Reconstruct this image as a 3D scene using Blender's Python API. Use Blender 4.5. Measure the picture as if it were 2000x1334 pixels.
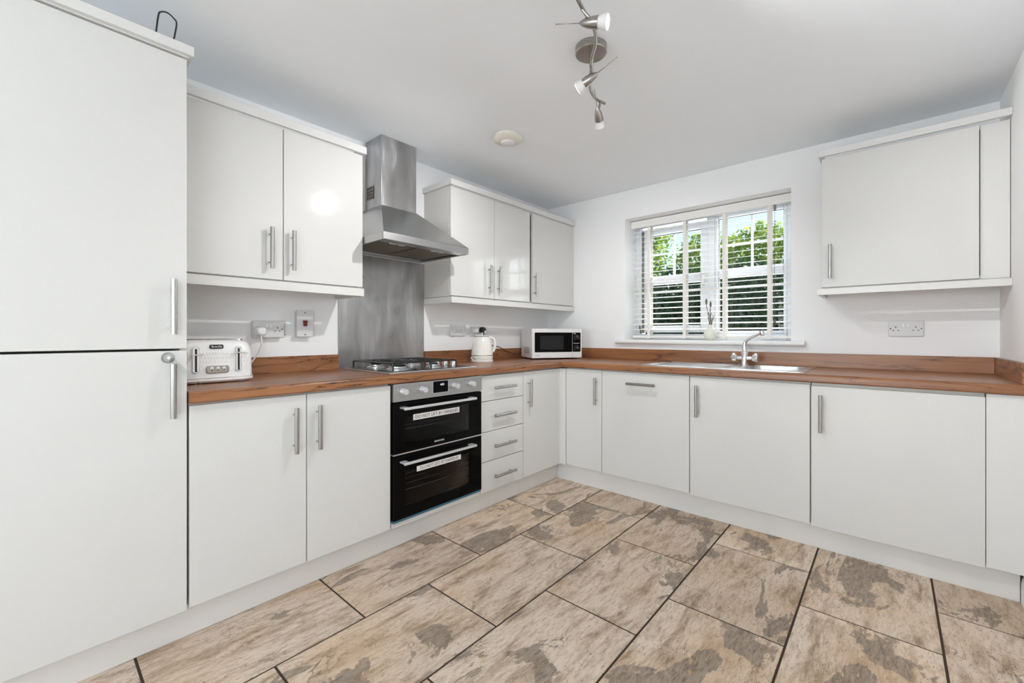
import bpy, bmesh, math, random
import numpy as np
from mathutils import Vector, Matrix

random.seed(7)
rng = np.random.default_rng(7)
for o in list(bpy.data.objects):
    bpy.data.objects.remove(o)
scene = bpy.context.scene
COL = scene.collection
R = math.radians

# ------------------------------------------------------------------ camera
cam_d = bpy.data.cameras.new('camera'); cam = bpy.data.objects.new('camera', cam_d); COL.objects.link(cam)
cam.location = (2.4208, -3.1864, 1.0868)
cam.rotation_euler = (R(90), 0, R(40.978))
cam_d.sensor_width = 36.0
cam_d.lens = 832.68 / 2000 * 36.0
cam_d.shift_x = -0.008
cam_d.shift_y = (653.57 - 667.0) / 2000
cam_d.clip_start = 0.02
scene.camera = cam

# ------------------------------------------------------------------ world, sun, daylight, exposure
scene.view_settings.view_transform = 'Standard'
scene.view_settings.look = 'None'
scene.view_settings.gamma = 1.0
scene.view_settings.use_curve_mapping = False
scene.view_settings.exposure = 0.0
scene.cycles.diffuse_bounces = 8
world = bpy.data.worlds.new('world'); scene.world = world; world.use_nodes = True
wn = world.node_tree; wn.nodes.clear()
sky = wn.nodes.new('ShaderNodeTexSky'); sky.sky_type = 'NISHITA'; sky.sun_disc = False
sky.sun_elevation = R(52); sky.sun_rotation = R(50); sky.air_density = 1.0; sky.dust_density = 2.0
wbg = wn.nodes.new('ShaderNodeBackground'); wbg.inputs['Strength'].default_value = 0.30
wo = wn.nodes.new('ShaderNodeOutputWorld')
wn.links.new(sky.outputs[0], wbg.inputs['Color']); wn.links.new(wbg.outputs[0], wo.inputs['Surface'])

W_ROOM = 2.834
def lamp(name, kind, loc, energy, color=(1, 1, 1), direction=None, **kw):
    d = bpy.data.lights.new(name, kind); d.energy = energy; d.color = color
    for k, v in kw.items():
        setattr(d, k, v)
    o = bpy.data.objects.new(name, d); COL.objects.link(o); o.location = loc
    if direction is not None:
        o.rotation_euler = Vector(direction).to_track_quat('-Z', 'Y').to_euler()
    return o

lamp('sun', 'SUN', (6, 6, 8), 10.0, (1.0, 0.95, 0.86), (-0.75, -0.5, -0.75), angle=R(0.6))
# fill lamps at two added, unseen windows; daylight lamp at the kitchen window
lamp('fill_rear', 'AREA', (1.45, -7.42, 1.28), 98, (0.91, 0.955, 1.0), (0, 1, .42), shape='RECTANGLE', size=2.1, size_y=1.3)  # fill lamp behind the camera, added to brighten the room
lamp('fill_side', 'AREA', (W_ROOM + .22, -4.10, 1.25), 29, (0.91, 0.955, 1.0), (-1, 0.25, .25), shape='RECTANGLE', size=1.2, size_y=0.7)  # added side fill for the wall under the left cabinets
lamp('daylight_window', 'AREA', (1.36, 0.42, 1.54), 15, (0.93, 0.97, 1.0), (0, -1, -0.3), shape='RECTANGLE', size=1.1, size_y=0.9)
FIX_W = 20.0      # each ceiling spot bulb

# ------------------------------------------------------------------ mesh helpers
class B:
    """collects shapes into one mesh; tf maps local to world"""
    def __init__(s, tf=None):
        s.v = []; s.f = []; s.m = []; s.sm = []; s.tf = tf or (lambda p: p)
    def add(s, verts, faces, mi=0, smooth=False):
        o = len(s.v)
        s.v += [tuple(s.tf(tuple(p))) for p in verts]
        for f in faces:
            s.f.append([i + o for i in f]); s.m.append(mi); s.sm.append(smooth)
        return s
    def box(s, a, b, bev=0.0, seg=2, mi=0, smooth=None):
        lo = [min(a[i], b[i]) for i in range(3)]; hi = [max(a[i], b[i]) for i in range(3)]
        bm = bmesh.new()
        bmesh.ops.create_cube(bm, size=1.0)
        for v in bm.verts:
            v.co = Vector([lo[i] + (v.co[i] + .5) * (hi[i] - lo[i]) for i in range(3)])
        if bev > 0:
            bmesh.ops.bevel(bm, geom=bm.edges[:], offset=min(bev, .49 * min(hi[i] - lo[i] for i in range(3))), segments=seg, profile=0.5, affect='EDGES')
        bm.verts.index_update(); bm.normal_update()
        k = len(s.sm)
        s.add([v.co[:] for v in bm.verts], [[v.index for v in f.verts] for f in bm.faces], mi, False)
        if bev > 0:      # rounded edges smooth, the six main faces flat
            s.sm[k:] = [max(abs(c) for c in f.normal) < .999 for f in bm.faces]
        bm.free(); return s
    def ring(s, c, ax1, ax2, r, n):
        return [tuple(Vector(c) + ax1 * (r * math.cos(2 * math.pi * i / n)) + ax2 * (r * math.sin(2 * math.pi * i / n))) for i in range(n)]
    def cyl(s, p0, p1, r, r2=None, n=20, mi=0, cap=True):
        r2 = r if r2 is None else r2
        p0 = Vector(p0); p1 = Vector(p1); d = (p1 - p0).normalized()
        a = d.orthogonal().normalized(); b = d.cross(a)
        va = s.ring(p0, a, b, r, n); vb = s.ring(p1, a, b, r2, n)
        s.add(va + vb, [[i, (i + 1) % n, n + (i + 1) % n, n + i] for i in range(n)], mi, True)
        if cap:
            s.add(va, [list(range(n))[::-1]], mi); s.add(vb, [list(range(n))], mi)
        return s
    def lathe(s, prof, c=(0, 0, 0), axis=(0, 0, 1), n=32, mi=0, smooth=True):
        d = Vector(axis).normalized(); a = d.orthogonal().normalized(); b = d.cross(a); c = Vector(c)
        vs = []; fs = []
        for r, h in prof:
            vs += s.ring(c + d * h, a, b, max(r, 1e-5), n)
        for k in range(len(prof) - 1):
            for i in range(n):
                j = (i + 1) % n
                fs.append([k * n + i, k * n + j, (k + 1) * n + j, (k + 1) * n + i])
        s.add(vs, fs, mi, smooth)
        if prof[0][0] > 1e-4: s.add(vs[:n], [list(range(n))[::-1]], mi)
        if prof[-1][0] > 1e-4: s.add(vs[-n:], [list(range(n))], mi)
        return s
    def tube(s, pts, r, n=10, mi=0, closed=False, cap=True):
        P = [Vector(p) for p in pts]; m = len(P)
        rr = r if isinstance(r, (list, tuple)) else [r] * m
        up = None; vs = []
        for i in range(m):
            if closed: t = (P[(i + 1) % m] - P[i - 1]).normalized()
            else: t = (P[min(i + 1, m - 1)] - P[max(i - 1, 0)]).normalized()
            if up is None: a = t.orthogonal().normalized()
            else: a = (up - t * up.dot(t)).normalized()
            up = a; b = t.cross(a)
            vs += s.ring(P[i], a, b, rr[i], n)
        fs = []
        for k in range(m if closed else m - 1):
            k2 = (k + 1) % m
            for i in range(n):
                j = (i + 1) % n
                fs.append([k * n + i, k * n + j, k2 * n + j, k2 * n + i])
        s.add(vs, fs, mi, True)
        if cap and not closed:
            s.add(vs[:n], [list(range(n))[::-1]], mi); s.add(vs[-n:], [list(range(n))], mi)
        return s
    def prism(s, poly, fn, a, b, mi=0, smooth=False):
        """poly: 2-D outline; fn(u,v,w)->point; extruded w from a to b"""
        n = len(poly)
        va = [fn(u, v, a) for u, v in poly]; vb = [fn(u, v, b) for u, v in poly]
        s.add(va + vb, [[i, (i + 1) % n, n + (i + 1) % n, n + i] for i in range(n)], mi, smooth)
        s.add(va, [list(range(n))[::-1]], mi); s.add(vb, [list(range(n))], mi)
        return s
    def loft(s, loops, mi=0, smooth=True, cap0=False, cap1=False):
        n = len(loops[0]); vs = [p for l in loops for p in l]; fs = []
        for k in range(len(loops) - 1):
            for i in range(n):
                j = (i + 1) % n
                fs.append([k * n + i, k * n + j, (k + 1) * n + j, (k + 1) * n + i])
        s.add(vs, fs, mi, smooth)
        if cap0: s.add(loops[0], [list(range(n))[::-1]], mi)
        if cap1: s.add(loops[-1], [list(range(n))], mi)
        return s
    def mesh(s, name, mats, off=(0, 0, 0), recalc=True):
        me = bpy.data.meshes.new(name)
        me.from_pydata([(p[0] - off[0], p[1] - off[1], p[2] - off[2]) for p in s.v], [], s.f)
        for m in (mats if isinstance(mats, (list, tuple)) else [mats]):
            me.materials.append(m)
        me.polygons.foreach_set('material_index', s.m)
        me.polygons.foreach_set('use_smooth', s.sm)
        if recalc:
            bm = bmesh.new(); bm.from_mesh(me)
            bmesh.ops.remove_doubles(bm, verts=bm.verts[:], dist=1e-6)
            bmesh.ops.recalc_face_normals(bm, faces=bm.faces[:])
            bm.to_mesh(me); bm.free()
        fl = [p.use_smooth for p in me.polygons]
        me.set_sharp_from_angle(angle=R(38))
        me.polygons.foreach_set('use_smooth', fl)     # keep the flat faces flat
        me.update()
        return me

def tag(o, label=None, cat=None, group=None, kind=None):
    if label: o['label'] = label
    if cat: o['category'] = cat
    if group: o['group'] = group
    if kind: o['kind'] = kind
    return o

OFF = {}
def thing(name, loc, label, cat, group=None):
    o = bpy.data.objects.new(name, None); COL.objects.link(o); o.location = loc
    o.empty_display_size = .1
    tag(o, label, cat, group); OFF[o] = tuple(loc)
    return o
def part(b, name, mats, parent, label=None, kind=None):
    off = OFF[parent]
    o = bpy.data.objects.new(name, b.mesh(name, mats, off)); COL.objects.link(o); o.parent = parent
    OFF[o] = off
    tag(o, label, kind=kind)
    return o
def solo(b, name, mats, label, cat, loc=None, group=None):
    if loc is None:
        xs = np.array(b.v); loc = ((xs[:, 0].min() + xs[:, 0].max()) / 2, (xs[:, 1].min() + xs[:, 1].max()) / 2, xs[:, 2].min())
        loc = tuple(float(c) for c in loc)
    o = bpy.data.objects.new(name, b.mesh(name, mats, loc)); COL.objects.link(o); o.location = loc
    OFF[o] = loc
    return tag(o, label, cat, group)
def struct(b, name, mats, label=None):
    o = bpy.data.objects.new(name, b.mesh(name, mats)); COL.objects.link(o); OFF[o] = (0, 0, 0)
    o['kind'] = 'structure'
    if label: o['label'] = label
    return o

def text_part(string, size, fn, name, mat, parent, extr=0.0003, sx=1.0, align='CENTER'):
    cu = bpy.data.curves.new('t', 'FONT'); cu.body = string; cu.size = size; cu.extrude = extr
    cu.align_x = align; cu.align_y = 'CENTER'; cu.resolution_u = 3
    ob = bpy.data.objects.new('t', cu); COL.objects.link(ob)
    dg = bpy.context.evaluated_depsgraph_get()
    me = bpy.data.meshes.new_from_object(ob.evaluated_get(dg))
    bpy.data.objects.remove(ob); bpy.data.curves.remove(cu)
    off = OFF[parent]
    for v in me.vertices:
        p = fn(v.co.x * sx, v.co.y, v.co.z); v.co = (p[0] - off[0], p[1] - off[1], p[2] - off[2])
    me.materials.clear(); me.materials.append(mat); me.name = name
    o = bpy.data.objects.new(name, me); COL.objects.link(o); o.parent = parent; OFF[o] = off
    return o

def rrect(cx, cy, w, h, r, n=6):
    pts = []
    for k, (sx, sy) in enumerate(((1, 1), (-1, 1), (-1, -1), (1, -1))):
        for i in range(n + 1):
            a = math.pi / 2 * (k + i / n)
            pts.append((cx + sx * (w / 2 - r) + r * math.cos(a), cy + sy * (h / 2 - r) + r * math.sin(a)))
    return pts

def spline(pts, n=8):
    P = [Vector(p) for p in pts]; out = []
    for i in range(len(P) - 1):
        p0 = P[max(i - 1, 0)]; p1 = P[i]; p2 = P[i + 1]; p3 = P[min(i + 2, len(P) - 1)]
        for k in range(n):
            t = k / n
            out.append(.5 * ((2 * p1) + (p2 - p0) * t + (2 * p0 - 5 * p1 + 4 * p2 - p3) * t * t + (3 * p1 - p0 - 3 * p2 + p3) * t ** 3))
    out.append(P[-1]); return out

# ------------------------------------------------------------------ materials
def srgb(r, g, b):
    f = lambda c: (c / 255 / 12.92) if c / 255 <= .04045 else ((c / 255 + .055) / 1.055) ** 2.4
    return (f(r), f(g), f(b), 1)

class N:
    def __init__(s, name):
        s.mat = bpy.data.materials.new(name); s.mat.use_nodes = True
        s.t = s.mat.node_tree; s.t.nodes.clear()
        s.out = s.new('ShaderNodeOutputMaterial')
    def new(s, ty, **kw):
        n = s.t.nodes.new(ty)
        for k, v in kw.items(): setattr(n, k, v)
        return n
    def lk(s, a, b): s.t.links.new(a, b)
    def set(s, node, **kw):
        for k, v in kw.items():
            inp = node.inputs[k.replace('_', ' ')]
            if hasattr(v, 'is_linked') or isinstance(v, bpy.types.NodeSocket): s.lk(v, inp)
            else: inp.default_value = v
        return node
    def bsdf(s, **kw):
        b = s.new('ShaderNodeBsdfPrincipled'); s.set(b, **kw); s.lk(b.outputs[0], s.out.inputs[0]); return b
    def noise(s, vec, scale, detail=3, rough=.5, dist=0.0, dim='3D'):
        n = s.new('ShaderNodeTexNoise'); n.noise_dimensions = dim
        s.lk(vec, n.inputs['Vector']); n.inputs['Scale'].default_value = scale; n.inputs['Detail'].default_value = detail
        n.inputs['Roughness'].default_value = rough; n.inputs['Distortion'].default_value = dist
        return n
    def mapping(s, vec, scale=(1, 1, 1), rot=(0, 0, 0), loc=(0, 0, 0)):
        m = s.new('ShaderNodeMapping'); s.lk(vec, m.inputs['Vector'])
        m.inputs['Scale'].default_value = scale; m.inputs['Rotation'].default_value = rot; m.inputs['Location'].default_value = loc
        return m.outputs[0]
    def ramp(s, fac, stops, interp='LINEAR'):
        r = s.new('ShaderNodeValToRGB'); r.color_ramp.interpolation = interp
        e = r.color_ramp.elements
        while len(e) < len(stops): e.new(.5)
        for k, (p, c) in enumerate(stops):
            e[k].position = p; e[k].color = c if len(c) == 4 else (*c, 1)
        s.lk(fac, r.inputs[0]); return r.outputs[0]
    def mix(s, fac, a, b, blend='MIX'):
        m = s.new('ShaderNodeMix', data_type='RGBA', blend_type=blend)
        for v, i in ((fac, 0), (a, 6), (b, 7)):
            if isinstance(v, bpy.types.NodeSocket): s.lk(v, m.inputs[i])
            else: m.inputs[i].default_value = v
        return m.outputs[2]
    def math(s, op, a, b=0.0, c=0.0, clamp=False):
        m = s.new('ShaderNodeMath', operation=op, use_clamp=clamp)
        for i, v in enumerate((a, b, c)):
            if isinstance(v, bpy.types.NodeSocket): s.lk(v, m.inputs[i])
            else: m.inputs[i].default_value = v
        return m.outputs[0]
    def bump(s, h, strength, dist=.01):
        b = s.new('ShaderNodeBump'); b.inputs['Strength'].default_value = strength; b.inputs['Distance'].default_value = dist
        s.lk(h, b.inputs['Height']); return b.outputs[0]
    def coord(s, k='Object'): return s.new('ShaderNodeTexCoord').outputs[k]
    def pos(s): return s.new('ShaderNodeNewGeometry').outputs['Position']

def plain(name, col, rough=.5, metal=0.0, **kw):
    n = N(name); c = n.coord()
    nz = n.noise(c, 60, 2)
    v = n.ramp(nz.outputs['Fac'], [(.3, tuple(x * .992 for x in col[:3])), (.7, tuple(min(1, x * 1.004) for x in col[:3]))])
    n.bsdf(Base_Color=v, Roughness=rough, Metallic=metal, **kw); return n.mat

def paint(name, col, rough=.85, bump=.02):
    n = N(name); c = n.pos()
    a = n.noise(c, 2.2, 3); f = n.noise(c, 260, 3)
    v = n.ramp(a.outputs['Fac'], [(.3, tuple(x * .985 for x in col[:3])), (.7, col[:3])])
    n.bsdf(Base_Color=v, Roughness=rough, Normal=n.bump(f.outputs['Fac'], bump, .002), Specular_IOR_Level=.3); return n.mat

M = {}
M['wall'] = paint('wall_paint', (.885, .893, .90))
M['ceiling'] = paint('ceiling_paint', (.87, .90, .935))
M['skirting'] = plain('skirting_gloss', (.84, .84, .83), .25)
M['gloss'] = plain('gloss_white_door', (.68, .678, .662), .075, Specular_IOR_Level=.5)
M['satin'] = plain('white_satin_board', (.71, .708, .692), .32)
M['carcass'] = plain('white_carcass', (.68, .66, .63), .4)
M['plinth'] = plain('plinth_white', (.74, .73, .71), .35)
M['dark'] = plain('shadow_gap_black', (.02, .02, .02), .7)
M['upvc'] = plain('white_upvc', (.73, .757, .80), .3)
M['blind'] = plain('blind_white', (.82, .81, .78), .42)
M['tape'] = plain('blind_tape', (.80, .78, .75), .9)
M['plastic'] = plain('white_plastic', (.78, .78, .78), .3)
M['plate'] = plain('socket_plate', (.66, .66, .67), .35)
M['oldplastic'] = plain('aged_plastic', (.76, .72, .65), .45)
M['black'] = plain('black_plastic', (.012, .012, .013), .35)
M['iron'] = plain('cast_iron', (.012, .012, .013), .42)
M['enamel'] = plain('black_enamel', (.006, .006, .007), .16, Specular_IOR_Level=.3)
M['bglass'] = plain('black_glass', (.003, .003, .003), .05, Specular_IOR_Level=.07)
M['cavity'] = plain('oven_cavity', (.035, .034, .033), .4)
M['redsw'] = plain('red_rocker', (.16, .008, .01), .3)
M['bluefilm'] = plain('blue_film', (.045, .14, .21), .25)
M['sticker'] = plain('sticker_white', (.80, .79, .78), .5)
M['ink'] = plain('ink_maroon', (.10, .035, .04), .6)
M['inkblack'] = plain('ink_black', (.02, .02, .02), .6)
M['inkwhite'] = plain('ink_white', (.7, .7, .7), .6)
M['grey'] = plain('grey_plastic', (.20, .195, .18), .5)
M['tassel'] = plain('tassel_wood', (.13, .11, .09), .6)
M['cream'] = plain('cream_enamel', (.84, .83, .785), .16)
M['toaster'] = plain('white_gloss_plastic', (.88, .88, .87), .18)
M['vase'] = plain('milk_glass', (.74, .76, .66), .15)
M['twig'] = plain('dried_twig', (.14, .115, .09), .8)
M['filter'] = plain('filter_grease', (.20, .17, .13), .5, .6)
M['flowerwhite'] = plain('cream_card', (.7, .7, .66), .5)

def metal(name, col, rough, scl=(1, 1, 1), var=.06, bump=0.0, aniso=0.0):
    n = N(name); c = n.coord()
    a = n.noise(n.mapping(c, scl), 40, 4, .6)
    rr = n.math('MULTIPLY_ADD', a.outputs['Fac'], var * 2, rough - var, True)
    kw = dict(Base_Color=(*col, 1), Metallic=1.0, Roughness=rr, Anisotropic=aniso)
    if bump: kw['Normal'] = n.bump(a.outputs['Fac'], bump, .001)
    n.bsdf(**kw); return n.mat
M['steel'] = metal('brushed_steel', (.47, .47, .468), .30, (1, 14, 1), .05)
M['handle'] = metal('brushed_handle', (.44, .43, .42), .26, (12, 12, 1), .03)
M['chrome'] = metal('chrome', (.78, .78, .79), .07, (1, 1, 1), .02)
M['nickel'] = metal('satin_nickel', (.40, .375, .35), .26, (.2, .2, .2), .015)
M['silver'] = plain('satin_silver', (.70, .71, .73), .35, .55)
M['sink'] = metal('sink_steel', (.68, .68, .68), .24, (1, 8, 8), .05)
M['alu'] = metal('satin_aluminium', (.74, .74, .75), .32, (1, 12, 1), .04)

def smeared_steel():
    n = N('smeared_steel'); c = n.pos()
    w = n.noise(n.mapping(c, (3, 3.4, 1.0), (R(14), 0, 0)), 2.6, 3, .5, .7)
    st = n.noise(n.mapping(c, (4, 26, 1.6), (R(-16), 0, 0)), 2.2, 3, .55, .3)
    f = n.noise(n.mapping(c, (3, 60, 2)), 6, 4, .6)
    col = n.ramp(w.outputs['Fac'], [(.30, (.34, .34, .34)), (.50, (.42, .42, .422)), (.70, (.52, .52, .53))])
    wipe = n.math('MULTIPLY', n.ramp(w.outputs['Fac'], [(.48, (0, 0, 0)), (.62, (1, 1, 1))]), n.ramp(st.outputs['Fac'], [(.52, (0, 0, 0)), (.68, (1, 1, 1))]))
    col = n.mix(n.math('MULTIPLY', wipe, .5), col, (.72, .72, .73, 1))
    rr = n.math('ADD', n.math('MULTIPLY_ADD', w.outputs['Fac'], .22, .20), n.math('MULTIPLY', wipe, .14), clamp=True)
    n.bsdf(Base_Color=col, Metallic=1.0, Roughness=rr, Normal=n.bump(f.outputs['Fac'], .05, .001)); return n.mat
M['smear'] = smeared_steel()

def wood(name, along):
    n = N(name); c = n.pos()
    k = .13
    sc = {'x': (k, 1, 1), 'y': (1, k, 1)}[along]
    p = n.mapping(c, sc)
    w1 = n.noise(p, 7.5, 4, .55, .6)
    p2 = n.mapping(c, {'x': (.06, 1, 1), 'y': (1, .06, 1)}[along])
    g = n.noise(p2, 120, 4, .7)
    g2 = n.noise(p2, 34, 4, .6, .3)
    base = n.ramp(w1.outputs['Fac'], [(.25, srgb(108, 68, 42)), (.42, srgb(146, 96, 60)), (.58, srgb(166, 112, 72)), (.78, srgb(130, 82, 50))])
    base = n.mix(n.math('MULTIPLY', g2.outputs['Fac'], .45), base, srgb(168, 116, 76))
    base = n.mix(n.math('SUBTRACT', .66, g.outputs['Fac'], clamp=True), base, srgb(96, 57, 32))
    # broad darker bands, then thin dark wandering veins
    pb_ = n.mapping(c, {'x': (.10, 1.5, 1.5), 'y': (1.5, .10, 1.5)}[along])
    bd_ = n.noise(pb_, 9, 3, .5, .5)
    base = n.mix(n.ramp(bd_.outputs['Fac'], [(.50, (0, 0, 0)), (.66, (.45, .45, .45))]), base, srgb(100, 60, 34))
    pv = n.mapping(c, {'x': (.14, 1.5, 1.5), 'y': (1.5, .14, 1.5)}[along])
    v = n.noise(pv, 6.0, 5, .60, .9)
    d = n.math('ABSOLUTE', n.math('SUBTRACT', v.outputs['Fac'], .5))
    gate = n.noise(pv, 2.6, 2)
    wdt = n.math('MULTIPLY_ADD', gate.outputs['Fac'], .024, -.0075)
    vein = n.math('LESS_THAN', d, wdt)
    soft = n.math('SUBTRACT', 1.0, n.math('DIVIDE', d, .04), clamp=True)
    base = n.mix(n.math('MULTIPLY', soft, .35), base, srgb(86, 48, 26))
    base = n.mix(n.math('MULTIPLY', vein, .86), base, srgb(40, 22, 14))
    n.bsdf(Base_Color=base, Roughness=.3, Normal=n.bump(g.outputs['Fac'], .05, .001), Specular_IOR_Level=.5); return n.mat
M['woodx'] = wood('worktop_wood_x', 'x'); M['woody'] = wood('worktop_wood_y', 'y')

def slate():
    n = N('slate_effect_tile'); oi = n.new('ShaderNodeObjectInfo')
    c = n.coord()
    cmb = n.new('ShaderNodeCombineXYZ'); n.lk(n.math('MULTIPLY', oi.outputs['Random'], 37.0), cmb.inputs[0]); n.lk(n.math('MULTIPLY', oi.outputs['Random'], 91.0), cmb.inputs[1]); n.lk(n.math('MULTIPLY', oi.outputs['Random'], 13.0), cmb.inputs[2])
    va = n.new('ShaderNodeVectorMath', operation='ADD'); n.lk(c, va.inputs[0]); n.lk(cmb.outputs[0], va.inputs[1]); p = va.outputs[0]
    big = n.noise(n.mapping(p, (1.15, .62, 1), (0, 0, R(-32))), 3.3, 6, .60, .8)
    strk = n.mapping(p, (2.2, .55, 1), (0, 0, R(-34)))
    mid = n.noise(strk, 9, 8, .70, .35)
    fine = n.noise(strk, 46, 6, .72, .25)
    fleck = n.noise(strk, 105, 3, .6)
    base = n.ramp(mid.outputs['Fac'], [(.34, srgb(150, 130, 112)), (.44, srgb(196, 177, 158)), (.52, srgb(219, 203, 187)), (.60, srgb(226, 211, 196)), (.70, srgb(202, 180, 154))])
    warm = n.noise(p, 1.9, 2)
    base = n.mix(n.ramp(warm.outputs['Fac'], [(.42, (0, 0, 0)), (.7, (.5, .5, .5))]), base, srgb(204, 172, 136))
    base = n.mix(n.math('MULTIPLY', n.ramp(fine.outputs['Fac'], [(.38, (1, 1, 1)), (.50, (0, 0, 0))]), .40), base, srgb(146, 126, 108))
    pf = n.math('MULTIPLY_ADD', mid.outputs['Fac'], .16, big.outputs['Fac'])
    pm = n.ramp(pf, [(.650, (0, 0, 0)), (.664, (1, 1, 1))])
    dark = n.ramp(fine.outputs['Fac'], [(.34, srgb(104, 93, 85)), (.52, srgb(148, 134, 121)), (.70, srgb(172, 157, 143))])
    base = n.mix(n.math('MULTIPLY', pm, .86), base, dark)
    el = n.math('LESS_THAN', n.math('ABSOLUTE', n.math('SUBTRACT', pf, .655)), .0035)
    base = n.mix(n.math('MULTIPLY', el, .40), base, srgb(92, 78, 66))
    # cleft cracks, pits and flecks
    cr = n.noise(n.mapping(p, (1.5, .5, 1), (0, 0, R(-34))), 5.0, 7, .66, .9)
    cd = n.math('ABSOLUTE', n.math('SUBTRACT', cr.outputs['Fac'], .5))
    gate = n.noise(p, 5.0, 2)
    ck = n.math('LESS_THAN', cd, n.math('MULTIPLY_ADD', gate.outputs['Fac'], .026, -.0108))
    base = n.mix(n.math('MULTIPLY', ck, .65), base, srgb(98, 82, 68))
    pit = n.math('LESS_THAN', fleck.outputs['Fac'], .345)
    base = n.mix(n.math('MULTIPLY', pit, .7), base, srgb(92, 77, 63))
    tone = n.ramp(oi.outputs['Random'], [(0, (.88, .855, .83)), (1, (1.06, 1.035, 1.00))])
    base = n.mix(1.0, base, tone, 'MULTIPLY')
    h = n.math('ADD', n.math('MULTIPLY', mid.outputs['Fac'], .6), n.math('MULTIPLY', fine.outputs['Fac'], .35))
    h = n.math('SUBTRACT', h, n.math('MULTIPLY', pm, .08))
    n.bsdf(Base_Color=base, Roughness=n.math('MULTIPLY_ADD', fine.outputs['Fac'], .25, .42), Normal=n.bump(h, .35, .006), Specular_IOR_Level=.35)
    return n.mat
M['slate'] = slate()
M['grout'] = plain('dark_grout', srgb(66, 51, 38), .9)

def thin_glass(name, tint=(.96, .98, .98, 1), refl=1.0):
    n = N(name)
    fr = n.new('ShaderNodeFresnel'); fr.inputs[0].default_value = 1.45
    t = n.new('ShaderNodeBsdfTransparent'); t.inputs[0].default_value = tint
    g = n.new('ShaderNodeBsdfGlossy'); g.inputs['Roughness'].default_value = .02
    mx = n.new('ShaderNodeMixShader'); n.lk(n.math('MULTIPLY', fr.outputs[0], refl), mx.inputs[0]); n.lk(t.outputs[0], mx.inputs[1]); n.lk(g.outputs[0], mx.inputs[2])
    n.lk(mx.outputs[0], n.out.inputs[0]); return n.mat
M['pane'] = thin_glass('window_glass', refl=.35)
M['ovenglass'] = thin_glass('oven_glass', (.55, .55, .55, 1), .35)
M['clear'] = thin_glass('clear_plastic', (.95, .955, .955, 1), 1.3)

def emit(name, col, s):
    n = N(name); e = n.new('ShaderNodeEmission'); e.inputs[0].default_value = col; e.inputs[1].default_value = s
    n.lk(e.outputs[0], n.out.inputs[0]); return n.mat
M['bulb'] = emit('lit_bulb', (1, .97, .92, 1), 14)
M['digits'] = emit('clock_digits', (.9, .95, 1, 1), 1.2)

def leaf(name, c0, c1, c2):
    n = N(name); g = n.new('ShaderNodeNewGeometry')
    col = n.ramp(g.outputs['Random Per Island'], [(0, c0), (.55, c1), (1, c2)])
    d = n.new('ShaderNodeBsdfPrincipled'); n.set(d, Base_Color=col, Roughness=.4)
    t = n.new('ShaderNodeBsdfTranslucent'); n.lk(col, t.inputs[0])
    mx = n.new('ShaderNodeMixShader'); mx.inputs[0].default_value = .4
    n.lk(d.outputs[0], mx.inputs[1]); n.lk(t.outputs[0], mx.inputs[2]); n.lk(mx.outputs[0], n.out.inputs[0]); return n.mat
M['leafshaded'] = leaf('hedge_leaf_shaded', (.012, .04, .018), (.025, .075, .03), (.07, .14, .035))  # own dark green, kept deeper to help the shade on the lower growth
M['leafsunlit'] = leaf('shrub_leaf_sunlit', (.16, .30, .05), (.36, .50, .10), (.66, .68, .14))  # own yellow-green, colour raised to stand for sunlight
M['bark'] = plain('bark', (.06, .045, .03), .9)
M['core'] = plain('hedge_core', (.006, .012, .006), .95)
M['grass'] = plain('lawn', (.06, .12, .03), .9)
M['render'] = plain('house_render', (.5, .47, .42), .9)

# ------------------------------------------------------------------ room shell
W, D, H = 2.834, -7.2, 2.256
WX0, WX1, WZ0, WZ1 = 0.785, 1.942, 1.040, 2.026      # window opening
TH = 0.30

struct(B().box((-.15, D - .2, -.05), (W + .2, TH, -.0028)), 'floor', M['grout'])
floor = bpy.data.objects['floor']
struct(B().box((-.2, D - .2, H), (W + .2, TH, H + .2)), 'ceiling', M['ceiling'])
struct(B().box((-.2, D - .2, -.05), (0, TH, H)), 'wall_left', M['wall'])
b = B()
b.box((W, -3.48, -.05), (W + .2, TH, H)); b.box((W, D - .2, -.05), (W + .2, -4.72, H)); b.box((W, -4.72, -.05), (W + .2, -3.48, .88)); b.box((W, -4.72, 1.62), (W + .2, -3.48, H))
struct(b, 'wall_right', M['wall'])
ws = tag(bpy.data.objects.new('added_window_3', None), 'added white framed side window behind the camera, for fill light', kind='structure'); COL.objects.link(ws); ws.location = (W, -4.10, .88); OFF[ws] = (W, -4.10, .88)  # added, unseen side window that frames the side fill lamp
f = B(); f.box((W + .08, -4.72, .88), (W + .14, -4.67, 1.62), .006); f.box((W + .08, -3.53, .88), (W + .14, -3.48, 1.62), .006); f.box((W + .08, -4.67, .88), (W + .14, -3.53, .93), .006); f.box((W + .08, -4.67, 1.57), (W + .14, -3.53, 1.62), .006)
fo = part(f, 'frame', M['upvc'], ws); part(B().box((W + .108, -4.67, .93), (W + .113, -3.53, 1.57)), 'pane', M['pane'], fo)
b = B()
b.box((0, 0, -.05), (WX0, TH, H)); b.box((WX1, 0, -.05), (W, TH, H))
b.box((WX0, 0, -.05), (WX1, TH, WZ0)); b.box((WX0, 0, WZ1), (WX1, TH, H))
struct(b, 'wall_back', M['wall'])
b = B()
b.box((0, D - .2, -.05), (.38, D, H)); b.box((2.52, D - .2, -.05), (W, D, H)); b.box((.38, D - .2, 1.96), (2.52, D, H)); b.box((.38, D - .2, -.05), (2.52, D, .60))
struct(b, 'wall_rear', M['wall'])
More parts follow.
